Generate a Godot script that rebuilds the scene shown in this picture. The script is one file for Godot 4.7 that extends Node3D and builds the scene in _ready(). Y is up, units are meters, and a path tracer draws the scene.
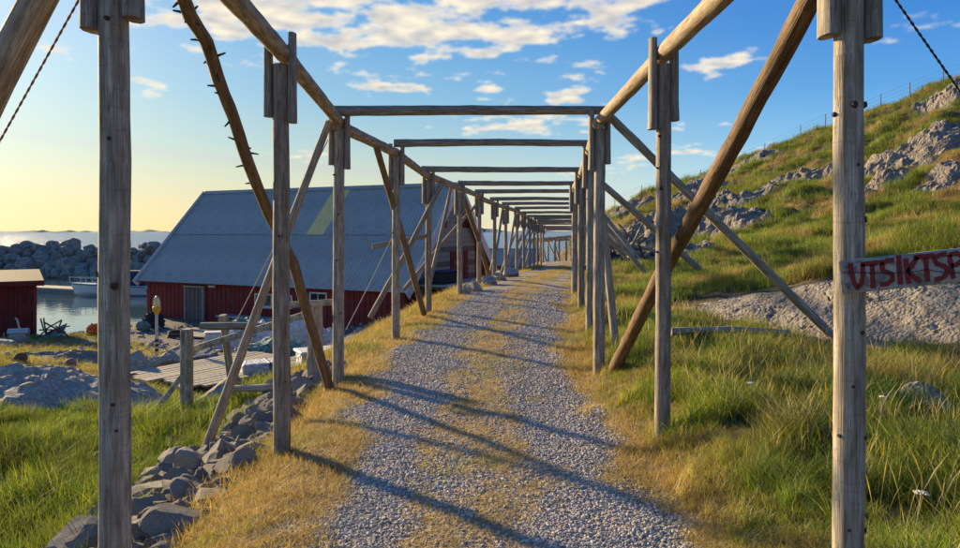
extends Node3D
# A gravel track under a fish drying rack above a small harbour, low evening sun from the left.
# x right, y up, D = depth in front of the viewer (z = -D); eye 1.6 m above the track, horizon 232 px down the 548 px photograph, focal length 700 px.
const EYE := 1.6
const F := 700.0
const SEA_Y := -3.8
const SUN_AZ := 47.0   # degrees left of straight ahead
const SUN_EL := 16.0
var rng := RandomNumberGenerator.new()
var M := {}
var used := {}
var PD := [2.73, 5.25, 7.66, 10.2, 12.7, 15.2, 17.7, 20.2, 22.7, 25.2, 27.7, 30.2, 32.7, 35.2, 37.7, 40.2]
var PL := [-1.42, -1.485, -1.554, -1.224, -0.934, -0.434, -0.025, 0.404, 0.843, 1.33, 1.74, 2.16, 2.52, 2.89, 3.28, 3.62]
var PR := [1.435, 1.37, 1.30, 1.60, 1.83, 2.04, 2.44, 2.88, 3.34, 3.82, 4.28, 4.72, 5.15, 5.55, 5.95, 6.3]
var BEAM_Y := [3.0, 2.93, 2.80, 2.77, 2.62, 2.54, 2.5, 2.43, 2.40, 2.34, 2.25, 2.17, 2.11, 2.05, 2.0, 1.945]

func px(x: float, y: float, d: float) -> Vector3:
	return Vector3((x - 480.0) / F * d, EYE + (232.0 - y) / F * d, -d)

func table(xs: Array, ys: Array, x: float) -> float:
	if x <= xs[0]: return ys[0]
	for i in range(1, xs.size()):
		if x <= xs[i]:
			var t: float = (x - xs[i - 1]) / (xs[i] - xs[i - 1])
			return lerpf(ys[i - 1], ys[i], t)
	return ys[-1]

func _ready():
	rng.seed = 20240611
	make_camera_and_light()
	make_noises()
	make_materials()
	print("materials ", Time.get_ticks_msec())
	make_height_grids()
	print("heights ", Time.get_ticks_msec())
	make_ground()
	make_track()
	make_water()
	make_islands()
	print("ground ", Time.get_ticks_msec())
	make_rack()
	make_far_racks()
	make_boathouse()
	make_shed()
	make_harbour()
	make_hill_rocks()
	make_embankment()
	make_hill_fence()
	make_yard()
	make_sign()
	make_ropes()
	print("objects ", Time.get_ticks_msec())
	make_gravel()
	make_shore_stones()
	make_grass()
	print("done ", Time.get_ticks_msec())

# ---------------------------------------------------------------- camera, sky, sun
func make_camera_and_light():
	var cam := Camera3D.new()
	cam.name = "camera"
	cam.position = Vector3(0, EYE, 0)
	cam.near = 0.1
	cam.far = 20000.0
	cam.set_frustum(0.1 * 548.0 / F, Vector2(0, -0.1 * 42.0 / F), 0.1, 20000.0)
	add_child(cam)
	cam.current = true
	var env := Environment.new()
	env.tonemap_mode = Environment.TONE_MAPPER_LINEAR
	env.tonemap_exposure = 3.0
	env.sdfgi_enabled = true
	env.ssao_enabled = true
	env.ssil_enabled = true
	env.background_mode = Environment.BG_SKY
	var sky := Sky.new()
	var pano := PanoramaSkyMaterial.new()
	pano.panorama = ImageTexture.create_from_image(sky_image())
	sky.sky_material = pano
	env.sky = sky
	env.background_energy_multiplier = 0.41
	var we := WorldEnvironment.new()
	we.name = "world_environment"
	we.environment = env
	add_child(we)
	var sun := DirectionalLight3D.new()
	sun.name = "sun"
	sun.light_energy = 1.12
	sun.light_color = Color(1.0, 0.88, 0.68)
	sun.light_angular_distance = 2.2
	sun.shadow_enabled = true
	add_child(sun)
	var to_sun := sun_dir()
	sun.look_at_from_position(to_sun * 50.0, Vector3.ZERO, Vector3.UP)

func sun_dir() -> Vector3:
	var a := deg_to_rad(SUN_AZ)
	var e := deg_to_rad(SUN_EL)
	return Vector3(-sin(a) * cos(e), sin(e), -cos(a) * cos(e))

func lin(r: int, g: int, b: int) -> Vector3:
	var c := Color8(r, g, b).srgb_to_linear()
	return Vector3(c.r, c.g, c.b)

func sky_image() -> Image:
	var w := 3072
	var h := 1536
	var els := [0.0, 2.0, 4.0, 7.0, 10.5, 15.0, 19.0, 28.0, 45.0, 90.0]
	var near_sun := [lin(226, 206, 150), lin(218, 206, 162), lin(200, 204, 178), lin(168, 195, 196), lin(138, 182, 206), lin(108, 164, 208), lin(92, 152, 204), lin(78, 136, 192), lin(66, 118, 178), lin(58, 106, 166)]
	var away := [lin(206, 214, 206), lin(188, 212, 216), lin(164, 204, 222), lin(122, 178, 218), lin(88, 152, 210), lin(66, 130, 200), lin(54, 116, 192), lin(46, 102, 178), lin(50, 100, 168), lin(56, 104, 164)]
	var rows_a := []
	var rows_b := []
	var half := h / 2
	for j in half:
		var el := (0.5 - (j + 0.5) / h) * 180.0
		var k := 1
		while k < els.size() - 1 and els[k] < el: k += 1
		var t: float = clampf((el - els[k - 1]) / (els[k] - els[k - 1]), 0, 1)
		rows_a.append((near_sun[k - 1] as Vector3).lerp(near_sun[k], t))
		rows_b.append((away[k - 1] as Vector3).lerp(away[k], t))
	# clouds: [pixel x, pixel y, half width, half height, strength] of the groups in view
	var groups := [[300, 12, 170, 30, 1.0], [215, 4, 100, 24, 1.0], [330, 22, 120, 18, 0.9], [420, 34, 95, 16, 1.0], [510, 32, 95, 20, 1.0], [590, 6, 100, 14, 0.9], [450, 4, 120, 14, 0.9], [400, 73, 48, 5, 0.9], [392, 88, 58, 4.5, 0.9], [486, 90, 34, 5, 0.8],
		[155, 89, 30, 6, 0.85], [560, 95, 40, 16, 0.7], [530, 126, 70, 9, 1.0], [726, 63, 42, 8, 1.0], [650, 60, 30, 8, 0.5], [628, 160, 22, 6, 1.0], [303, 156, 24, 4, 0.9], [900, 28, 60, 6, 0.6],
		[690, 152, 46, 4, 0.7], [768, 152, 40, 5, 0.7], [700, 128, 30, 4, 0.5], [572, 172, 40, 4, 0.4], [845, 128, 26, 4, 0.6], [60, 44, 22, 8, 0.4]]
	var spots := []
	for g in groups:
		var az: float = atan((g[0] - 480.0) / F)
		var el2: float = atan((232.0 - g[1]) / F * cos(az))
		spots.append([rad_to_deg(az), rad_to_deg(el2), rad_to_deg(g[2] / F) * 0.8, rad_to_deg(g[3] / F), g[4]])
	# and as many others all round
	var r2 := RandomNumberGenerator.new()
	r2.seed = 77
	for i in 90:
		var az3 := r2.randf_range(40, 320)
		var el3 := r2.randf_range(5, 24)
		spots.append([az3 if az3 < 180 else az3 - 360.0, el3, r2.randf_range(2, 10), r2.randf_range(0.3, 1.8), r2.randf_range(0.5, 1.0)])
	var n1 := FastNoiseLite.new()
	n1.seed = 5; n1.frequency = 1.0; n1.noise_type = FastNoiseLite.TYPE_SIMPLEX; n1.fractal_octaves = 6; n1.fractal_gain = 0.56
	var n2 := FastNoiseLite.new()
	n2.seed = 9; n2.frequency = 1.0; n2.noise_type = FastNoiseLite.TYPE_SIMPLEX; n2.fractal_octaves = 3
	# coverage on a coarse grid
	var cw := 720
	var ch := 180
	var cover := PackedFloat32Array()
	cover.resize(cw * ch)
	for s in spots:
		var i0 := int((s[0] - s[2] * 2.2 + 180.0) * 2.0)
		var i1 := int((s[0] + s[2] * 2.2 + 180.0) * 2.0) + 1
		var j0 := maxi(0, int((s[1] - s[3] * 2.2) * 4.0))
		var j1 := mini(ch - 1, int((s[1] + s[3] * 2.2) * 4.0) + 1)
		for j in range(j0, j1 + 1):
			for i in range(i0, i1 + 1):
				var dx: float = (i / 2.0 - 180.0 - s[0]) / s[2]
				var dy: float = (j / 4.0 - s[1]) / s[3]
				var v: float = s[4] * exp(-(dx * dx + dy * dy))
				var at: int = j * cw + posmod(i, cw)
				cover[at] = 1.0 - (1.0 - cover[at]) * (1.0 - v)
	var data := PackedFloat32Array()
	data.resize(w * h * 3)
	var warm := lin(250, 236, 206)
	var grey := lin(186, 182, 182)
	var sun_v := sun_dir()
	for j in half:
		var el := (0.5 - (j + 0.5) / h) * PI
		var se := sin(el)
		var ce := cos(el)
		var eld := rad_to_deg(el)
		var ra: Vector3 = rows_a[j]
		var rb: Vector3 = rows_b[j]
		for i in w:
			var az := (i + 0.5) / w * TAU
			if az > PI: az -= TAU
			var dx := sin(az) * ce
			var dz := -cos(az) * ce
			var sa := cos(az + deg_to_rad(SUN_AZ))
			var m := smoothstep(0.15, 0.97, sa)
			var c := rb.lerp(ra, m)
			var ang := dx * sun_v.x + se * sun_v.y + dz * sun_v.z
			if ang > 0.6:
				var a := exp((ang - 1.0) * 16.0)
				c += Vector3(0.5, 0.42, 0.26) * a
			if eld > 1.0 and eld < 44.0:
				var fx := (az / TAU + 0.5) * cw
				var fy := eld * 4.0
				var ix := int(fx)
				var iy := int(fy)
				var tx := fx - ix
				var ty := fy - iy
				var ix1 := (ix + 1) % cw
				ix = ix % cw
				var cv := lerpf(lerpf(cover[iy * cw + ix], cover[iy * cw + ix1], tx), lerpf(cover[(iy + 1) * cw + ix], cover[(iy + 1) * cw + ix1], tx), ty)
				if cv > 0.03:
					var q := 1.0 / (se + 0.06)
					var n := n1.get_noise_2d(dx * q * 2.6, dz * q * 2.6)
					var d := smoothstep(0.0, 0.62, n * 1.0 + cv * 1.05 - 0.40)
					if d > 0.0:
						var thick := smoothstep(0.35, 1.0, d) * (0.5 + 0.6 * n2.get_noise_2d(dx * q * 5.0 + 3.0, dz * q * 5.0))
						var cc := warm.lerp(grey, clampf(thick, 0, 1))
						c = c.lerp(cc, d * 0.9)
			var o := (j * w + i) * 3
			data[o] = c.x
			data[o + 1] = c.y
			data[o + 2] = c.z
	for j in range(half, h):
		for i in w:
			var o := (j * w + i) * 3
			data[o] = 0.16
			data[o + 1] = 0.17
			data[o + 2] = 0.15
	return Image.create_from_data(w, h, false, Image.FORMAT_RGBF, data.to_byte_array())

# ---------------------------------------------------------------- helpers
func numbered(called: String) -> String:
	if not used.has(called):
		used[called] = 0
		return called
	used[called] += 1
	return "%s_%03d" % [called, used[called]]

func tag(o: Node, label: String, category: String, group := "", kind := "") -> Node:
	if label != "": o.set_meta("label", label)
	if category != "": o.set_meta("category", category)
	if group != "": o.set_meta("group", group)
	if kind != "": o.set_meta("kind", kind)
	return o

func thing(called: String, label: String, category: String, at := Vector3.ZERO, turn := 0.0, group := "") -> Node3D:
	var o := Node3D.new()
	o.name = numbered(called)
	add_child(o)
	o.position = at
	o.rotation.y = turn
	tag(o, label, category, group)
	return o

func part(parent: Node, called: String, mesh: Mesh, mat: Material, at := Vector3.ZERO, basis := Basis.IDENTITY) -> MeshInstance3D:
	var o := MeshInstance3D.new()
	o.name = called if parent != self else numbered(called)
	o.mesh = mesh
	o.material_override = mat
	parent.add_child(o, true)
	o.transform = Transform3D(basis, at)
	return o

func arrays_mesh(v: PackedVector3Array, n: PackedVector3Array, uv: PackedVector2Array, idx: PackedInt32Array, col := PackedColorArray()) -> ArrayMesh:
	var a := []
	a.resize(Mesh.ARRAY_MAX)
	a[Mesh.ARRAY_VERTEX] = v
	a[Mesh.ARRAY_NORMAL] = n
	if uv.size(): a[Mesh.ARRAY_TEX_UV] = uv
	if col.size(): a[Mesh.ARRAY_COLOR] = col
	a[Mesh.ARRAY_INDEX] = idx
	var m := ArrayMesh.new()
	m.add_surface_from_arrays(Mesh.PRIMITIVE_TRIANGLES, a)
	return m

func flat_mesh(tris: PackedVector3Array) -> ArrayMesh:
	var n := PackedVector3Array()
	var uv := PackedVector2Array()
	var idx := PackedInt32Array()
	n.resize(tris.size()); uv.resize(tris.size()); idx.resize(tris.size())
	for i in range(0, tris.size(), 3):
		var f := (tris[i + 2] - tris[i]).cross(tris[i + 1] - tris[i]).normalized()
		for k in 3:
			n[i + k] = f
			idx[i + k] = i + k
			var p := tris[i + k]
			uv[i + k] = Vector2(p.x, p.z) if absf(f.y) > 0.7 else (Vector2(p.x, p.y) if absf(f.z) > absf(f.x) else Vector2(p.z, p.y))
	return arrays_mesh(tris, n, uv, idx)

# a face given by its corners, clockwise seen from outside
func face(t: PackedVector3Array, a: Vector3, b: Vector3, c: Vector3, d: Vector3):
	t.append_array([a, b, c, a, c, d])

# a box with chamfered long edges, centred on c
func box_tris(t: PackedVector3Array, c: Vector3, s: Vector3, bev := 0.0, b := Basis.IDENTITY):
	var h := s * 0.5
	var q := minf(bev, minf(h.x, minf(h.y, h.z)) * 0.8)
	var k := []
	for sx in [-1, 1]:
		for sy in [-1, 1]:
			for sz in [-1, 1]:
				var o := Vector3(sx * h.x, sy * h.y, sz * h.z)
				k.append([c + b * Vector3(o.x, o.y - sy * q, o.z - sz * q), c + b * Vector3(o.x - sx * q, o.y, o.z - sz * q), c + b * Vector3(o.x - sx * q, o.y - sy * q, o.z)])
	var quads := [[0, [0, 1, 3, 2]], [0, [4, 6, 7, 5]], [1, [0, 4, 5, 1]], [1, [2, 3, 7, 6]], [2, [0, 2, 6, 4]], [2, [1, 5, 7, 3]]]
	for f in quads:
		var i: Array = f[1]
		quad_out(t, k[i[0]][f[0]], k[i[1]][f[0]], k[i[2]][f[0]], k[i[3]][f[0]], c)
	if q <= 0.0: return
	var edges := [[0, 1, 0, 1], [2, 3, 0, 1], [4, 5, 0, 1], [6, 7, 0, 1], [0, 2, 0, 2], [1, 3, 0, 2], [4, 6, 0, 2], [5, 7, 0, 2], [0, 4, 1, 2], [1, 5, 1, 2], [2, 6, 1, 2], [3, 7, 1, 2]]
	for e in edges:
		quad_out(t, k[e[0]][e[2]], k[e[1]][e[2]], k[e[1]][e[3]], k[e[0]][e[3]], c)
	for v in k:
		tri_out(t, v[0], v[1], v[2], c)

func tri_out(t: PackedVector3Array, a: Vector3, b: Vector3, c: Vector3, inside: Vector3):
	var n := (c - a).cross(b - a)
	if n.dot((a + b + c) / 3.0 - inside) < 0.0: t.append_array([a, c, b])
	else: t.append_array([a, b, c])

func quad_out(t: PackedVector3Array, a: Vector3, b: Vector3, c: Vector3, d: Vector3, inside: Vector3):
	tri_out(t, a, b, c, inside)
	tri_out(t, a, c, d, inside)

func box_mesh(s: Vector3, bev := 0.004, c := Vector3.ZERO) -> ArrayMesh:
	var t := PackedVector3Array()
	box_tris(t, c, s, bev)
	return flat_mesh(t)

# a plank from a to b: w across (along side), th thick
func plank(parent: Node, called: String, a: Vector3, b: Vector3, w: float, th: float, mat: Material, side := Vector3.UP) -> MeshInstance3D:
	var x := (b - a).normalized()
	var y := (side - x * side.dot(x)).normalized()
	var z := x.cross(y)
	var tt := PackedVector3Array()
	box_tris(tt, Vector3.ZERO, Vector3((b - a).length(), w, th), 0.006)
	var m := flat_mesh(tt)
	return part(parent, called, m, mat, (a + b) * 0.5, Basis(x, y, z))

# a log or tube swept along points, with an uneven surface; uv.x once round, uv.y in metres
func tube(points: Array, r0: float, r1: float, sides := 12, rough := 0.0, sd := 0, ring_step := 0.0) -> ArrayMesh:
	var pts := points
	if ring_step > 0.0:
		pts = []
		for i in points.size() - 1:
			var k := maxi(1, int(ceil((points[i + 1] - points[i]).length() / ring_step)))
			for j in k: pts.append((points[i] as Vector3).lerp(points[i + 1], float(j) / k))
		pts.append(points[-1])
	var total := 0.0
	for i in pts.size() - 1: total += (pts[i + 1] - pts[i]).length()
	var v := PackedVector3Array(); var n := PackedVector3Array(); var uv := PackedVector2Array(); var idx := PackedInt32Array()
	var run := 0.0
	var up := Vector3.UP
	var d0: Vector3 = (pts[1] - pts[0]).normalized()
	if absf(d0.y) > 0.85: up = Vector3.RIGHT
	for i in pts.size():
		if i > 0: run += (pts[i] - pts[i - 1]).length()
		var d: Vector3 = (pts[mini(i + 1, pts.size() - 1)] - pts[maxi(i - 1, 0)]).normalized()
		var x := d.cross(up).normalized()
		var y := x.cross(d)
		var t := run / total
		for k in sides + 1:
			var a := TAU * (k % sides) / sides
			var o := x * cos(a) + y * sin(a)
			var r := lerpf(r0, r1, t)
			if rough > 0.0:
				r *= 1.0 + rough * nz.get_noise_3d(cos(a) * 1.6 + sd * 7.3, sin(a) * 1.6, run * 3.0)
			v.append(pts[i] + o * r)
			n.append(o)
			uv.append(Vector2(float(k) / sides, run + sd * 0.37))
	var s1 := sides + 1
	for i in pts.size() - 1:
		for k in sides:
			var a := i * s1 + k
			idx.append_array([a, a + 1, a + s1, a + 1, a + s1 + 1, a + s1])
	for e in 2:
		var base := v.size()
		var ring := 0 if e == 0 else (pts.size() - 1) * s1
		var d2: Vector3 = (pts[0] - pts[1]).normalized() if e == 0 else (pts[-1] - pts[-2]).normalized()
		v.append(pts[0] if e == 0 else pts[-1]); n.append(d2); uv.append(Vector2(0.5, run * e))
		for k in sides + 1:
			v.append(v[ring + k]); n.append(d2); uv.append(Vector2(0.5 + 0.1 * cos(TAU * k / sides), run * e + 0.03 * sin(TAU * k / sides)))
		for k in sides:
			if e == 0: idx.append_array([base, base + 2 + k, base + 1 + k])
			else: idx.append_array([base, base + 1 + k, base + 2 + k])
	return arrays_mesh(v, n, uv, idx)

func lathe(profile: Array, sides := 16) -> ArrayMesh:
	var v := PackedVector3Array(); var n := PackedVector3Array(); var uv := PackedVector2Array(); var idx := PackedInt32Array()
	for i in profile.size():
		var p: Vector2 = profile[i]
		var t: Vector2 = (profile[mini(i + 1, profile.size() - 1)] - profile[maxi(i - 1, 0)])
		for k in sides + 1:
			var a := TAU * k / sides
			v.append(Vector3(cos(a) * p.x, p.y, sin(a) * p.x))
			n.append(Vector3(cos(a) * t.y, -t.x, sin(a) * t.y).normalized())
			uv.append(Vector2(float(k) / sides, p.y))
	for i in profile.size() - 1:
		for k in sides:
			var a := i * (sides + 1) + k
			idx.append_array([a, a + 1, a + sides + 1, a + 1, a + sides + 2, a + sides + 1])
	return arrays_mesh(v, n, uv, idx)

# an angular stone: a ball cut by random planes
func stone_mesh(sd: int, level := 2, planes := 11, size := Vector3.ONE, lump := 0.06, deep := 0.55) -> ArrayMesh:
	var r := RandomNumberGenerator.new()
	r.seed = sd
	var tris := icosphere(level)
	var cuts := []
	for i in planes:
		var nn := Vector3(r.randfn(), r.randfn(), r.randfn()).normalized()
		cuts.append([nn, r.randf_range(deep, maxf(deep + 0.33, 0.7) if deep < 0.5 else 0.88)])
	var out := PackedVector3Array()
	out.resize(tris.size())
	for i in tris.size():
		var p := tris[i]
		for c in cuts:
			var d: float = p.dot(c[0]) - c[1]
			if d > 0.0: p -= (c[0] as Vector3) * d
		p *= 1.0 + lump * nz.get_noise_3d(p.x * 3.0 + sd, p.y * 3.0, p.z * 3.0)
		out[i] = p * size
	return flat_mesh(out)

var ico_cache := {}
func icosphere(level: int) -> PackedVector3Array:
	if ico_cache.has(level): return ico_cache[level]
	var t := PackedVector3Array()
	if level == 0:
		var g := (1.0 + sqrt(5.0)) / 2.0
		var p := [Vector3(-1, g, 0), Vector3(1, g, 0), Vector3(-1, -g, 0), Vector3(1, -g, 0), Vector3(0, -1, g), Vector3(0, 1, g), Vector3(0, -1, -g), Vector3(0, 1, -g), Vector3(g, 0, -1), Vector3(g, 0, 1), Vector3(-g, 0, -1), Vector3(-g, 0, 1)]
		for f in [[0, 11, 5], [0, 5, 1], [0, 1, 7], [0, 7, 10], [0, 10, 11], [1, 5, 9], [5, 11, 4], [11, 10, 2], [10, 7, 6], [7, 1, 8], [3, 9, 4], [3, 4, 2], [3, 2, 6], [3, 6, 8], [3, 8, 9], [4, 9, 5], [2, 4, 11], [6, 2, 10], [8, 6, 7], [9, 8, 1]]:
			tri_out(t, p[f[0]].normalized(), p[f[1]].normalized(), p[f[2]].normalized(), Vector3.ZERO)
	else:
		var o := icosphere(level - 1)
		for i in range(0, o.size(), 3):
			var a := o[i]; var b := o[i + 1]; var c := o[i + 2]
			var ab := ((a + b) / 2).normalized(); var bc := ((b + c) / 2).normalized(); var ca := ((c + a) / 2).normalized()
			t.append_array([a, ab, ca, ab, b, bc, ca, bc, c, ab, bc, ca])
	ico_cache[level] = t
	return t

# ---------------------------------------------------------------- noise and materials
var nz := FastNoiseLite.new()
var nbig := FastNoiseLite.new()
var nrock := FastNoiseLite.new()
func make_noises():
	nz.seed = 3; nz.frequency = 1.0; nz.noise_type = FastNoiseLite.TYPE_SIMPLEX; nz.fractal_octaves = 3
	nbig.seed = 11; nbig.frequency = 0.12; nbig.noise_type = FastNoiseLite.TYPE_SIMPLEX; nbig.fractal_octaves = 4
	nrock.seed = 21; nrock.frequency = 0.5; nrock.noise_type = FastNoiseLite.TYPE_SIMPLEX; nrock.fractal_type = FastNoiseLite.FRACTAL_RIDGED; nrock.fractal_octaves = 5

func noise_bytes(w: int, h: int, freq: float, sd: int, octaves := 4, ridged := false, kind := FastNoiseLite.TYPE_SIMPLEX) -> PackedByteArray:
	var n := FastNoiseLite.new()
	n.seed = sd; n.frequency = freq; n.noise_type = kind; n.fractal_octaves = octaves
	if ridged: n.fractal_type = FastNoiseLite.FRACTAL_RIDGED
	var im := n.get_seamless_image(w, h, false, false, 0.1, true)
	im.convert(Image.FORMAT_L8)
	return im.get_data()

func tex(w: int, h: int, data: PackedByteArray, f := Image.FORMAT_RGB8) -> ImageTexture:
	var im := Image.create_from_data(w, h, false, f, data)
	im.generate_mipmaps()
	return ImageTexture.create_from_image(im)

# colour texture from two noises: dark -> light with spots of a third colour; colours are linear
func two_tone(sz: int, sd: int, dark: Vector3, light: Vector3, spot: Vector3, f1: float, f2: float, spot_at: float, grain := 0.35) -> ImageTexture:
	var a := noise_bytes(sz, sz, f1, sd, 5)
	var b := noise_bytes(sz, sz, f2, sd + 1, 4)
	var g := noise_bytes(sz, sz, 0.45, sd + 2, 2)
	var o := PackedByteArray()
	o.resize(sz * sz * 3)
	for i in sz * sz:
		var t := a[i] / 255.0
		var c := dark.lerp(light, clampf(t * 1.2 - 0.1, 0, 1))
		var s := smoothstep(spot_at, spot_at + 0.12, b[i] / 255.0)
		c = c.lerp(spot, s * 0.8) * (1.0 + grain * (g[i] / 255.0 - 0.5) * 2.0)
		var q := Color(maxf(c.x, 0), maxf(c.y, 0), maxf(c.z, 0)).linear_to_srgb()
		o[i * 3] = clampi(int(q.r * 255), 0, 255); o[i * 3 + 1] = clampi(int(q.g * 255), 0, 255); o[i * 3 + 2] = clampi(int(q.b * 255), 0, 255)
	return tex(sz, sz, o)

func gray_tex(sz: int, sd: int, freq: float, octaves := 5, ridged := false, kind := FastNoiseLite.TYPE_SIMPLEX) -> ImageTexture:
	return tex(sz, sz, noise_bytes(sz, sz, freq, sd, octaves, ridged, kind), Image.FORMAT_L8)

# weathered pole wood: u once round, v along
func wood_tex(sd: int, base: Vector3, worn: Vector3, rings: float) -> Array:
	var w := 256
	var h := 1024
	var n := FastNoiseLite.new()
	n.seed = sd; n.frequency = 1.0; n.noise_type = FastNoiseLite.TYPE_SIMPLEX; n.fractal_octaves = 3
	var m := FastNoiseLite.new()
	m.seed = sd + 5; m.frequency = 1.0; m.noise_type = FastNoiseLite.TYPE_SIMPLEX; m.fractal_octaves = 2
	var col := PackedByteArray(); col.resize(w * h * 3)
	var hgt := PackedByteArray(); hgt.resize(w * h)
	var r := RandomNumberGenerator.new()
	r.seed = sd
	var marks := PackedFloat32Array()
	marks.resize(h)
	var y := 8.0
	while y < h - 4:
		var s := r.randf_range(0.3, 1.0)
		marks[int(y)] = s
		marks[int(y) + 1] = s * 0.7
		marks[int(y) + 2] = s * 0.25
		y += r.randf_range(8, 34)
	for j in h:
		var v := float(j) / h
		for i in w:
			var a := TAU * i / w
			var cx := cos(a); var sx := sin(a)
			var streak := n.get_noise_3d(cx * 7.0, sx * 7.0, v * 5.0)
			var fine := m.get_noise_3d(cx * 22.0, sx * 22.0, v * 9.0)
			var patch := n.get_noise_3d(cx * 1.1 + 9.0, sx * 1.1, v * 7.0)
			var crack := smoothstep(0.045, 0.0, absf(m.get_noise_3d(cx * 4.5 - 5.0, sx * 4.5, v * 3.0))) * smoothstep(0.0, 0.4, patch + 0.25)
			var jj := clampi(j + int(4.0 * n.get_noise_3d(cx * 0.9, sx * 0.9 + 4.0, v * 14.0) + 2.0 * fine), 0, h - 1)
			var mk := marks[jj] * smoothstep(-0.35, 0.25, n.get_noise_3d(cx * 1.0, sx * 1.0 + 4.0, v * 30.0)) * rings
			var c := base.lerp(worn, clampf(patch * 1.1 + 0.5, 0, 1)) * (1.0 + 0.42 * streak + 0.30 * fine)
			var stain := smoothstep(0.05, 0.45, n.get_noise_3d(cx * 1.6 - 7.0, sx * 1.6, v * 11.0) + 0.25 * fine)
			c = c.lerp(c * Vector3(0.62, 0.58, 0.52), stain * 0.8)
			c *= (1.0 - 0.62 * crack) * (1.0 - 0.45 * mk)
			var q := Color(maxf(c.x, 0), maxf(c.y, 0), maxf(c.z, 0)).linear_to_srgb()
			var o := (j * w + i) * 3
			col[o] = clampi(int(q.r * 255), 0, 255); col[o + 1] = clampi(int(q.g * 255), 0, 255); col[o + 2] = clampi(int(q.b * 255), 0, 255)
			hgt[j * w + i] = clampi(int(150 + 40 * streak + 45 * fine - 120 * crack - 60 * mk), 0, 255)
	return [tex(w, h, col), tex(w, h, hgt, Image.FORMAT_L8)]

func std(albedo: Vector3, rough := 0.85) -> StandardMaterial3D:
	var m := StandardMaterial3D.new()
	m.albedo_color = Color(albedo.x, albedo.y, albedo.z).linear_to_srgb()
	m.roughness = rough
	return m

func tri_mat(t: Texture2D, height: Texture2D, relief_cm: float, scale: float, rough := 0.9, tint := Color.WHITE, world := false) -> StandardMaterial3D:
	var m := StandardMaterial3D.new()
	m.albedo_texture = t
	m.albedo_color = tint
	m.roughness = rough
	m.uv1_triplanar = true
	m.uv1_world_triplanar = world
	m.uv1_scale = Vector3.ONE * scale
	if height:
		m.heightmap_enabled = true
		m.heightmap_texture = height
		m.heightmap_scale = relief_cm
	return m

func wood_mat(t: Array, tint: Color, relief := 0.5, vs := 0.4) -> StandardMaterial3D:
	var m := StandardMaterial3D.new()
	m.albedo_texture = t[0]
	m.albedo_color = tint
	m.roughness = 0.82
	m.heightmap_enabled = true
	m.heightmap_texture = t[1]
	m.heightmap_scale = relief
	m.uv1_scale = Vector3(1, vs, 1)
	return m

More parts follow.
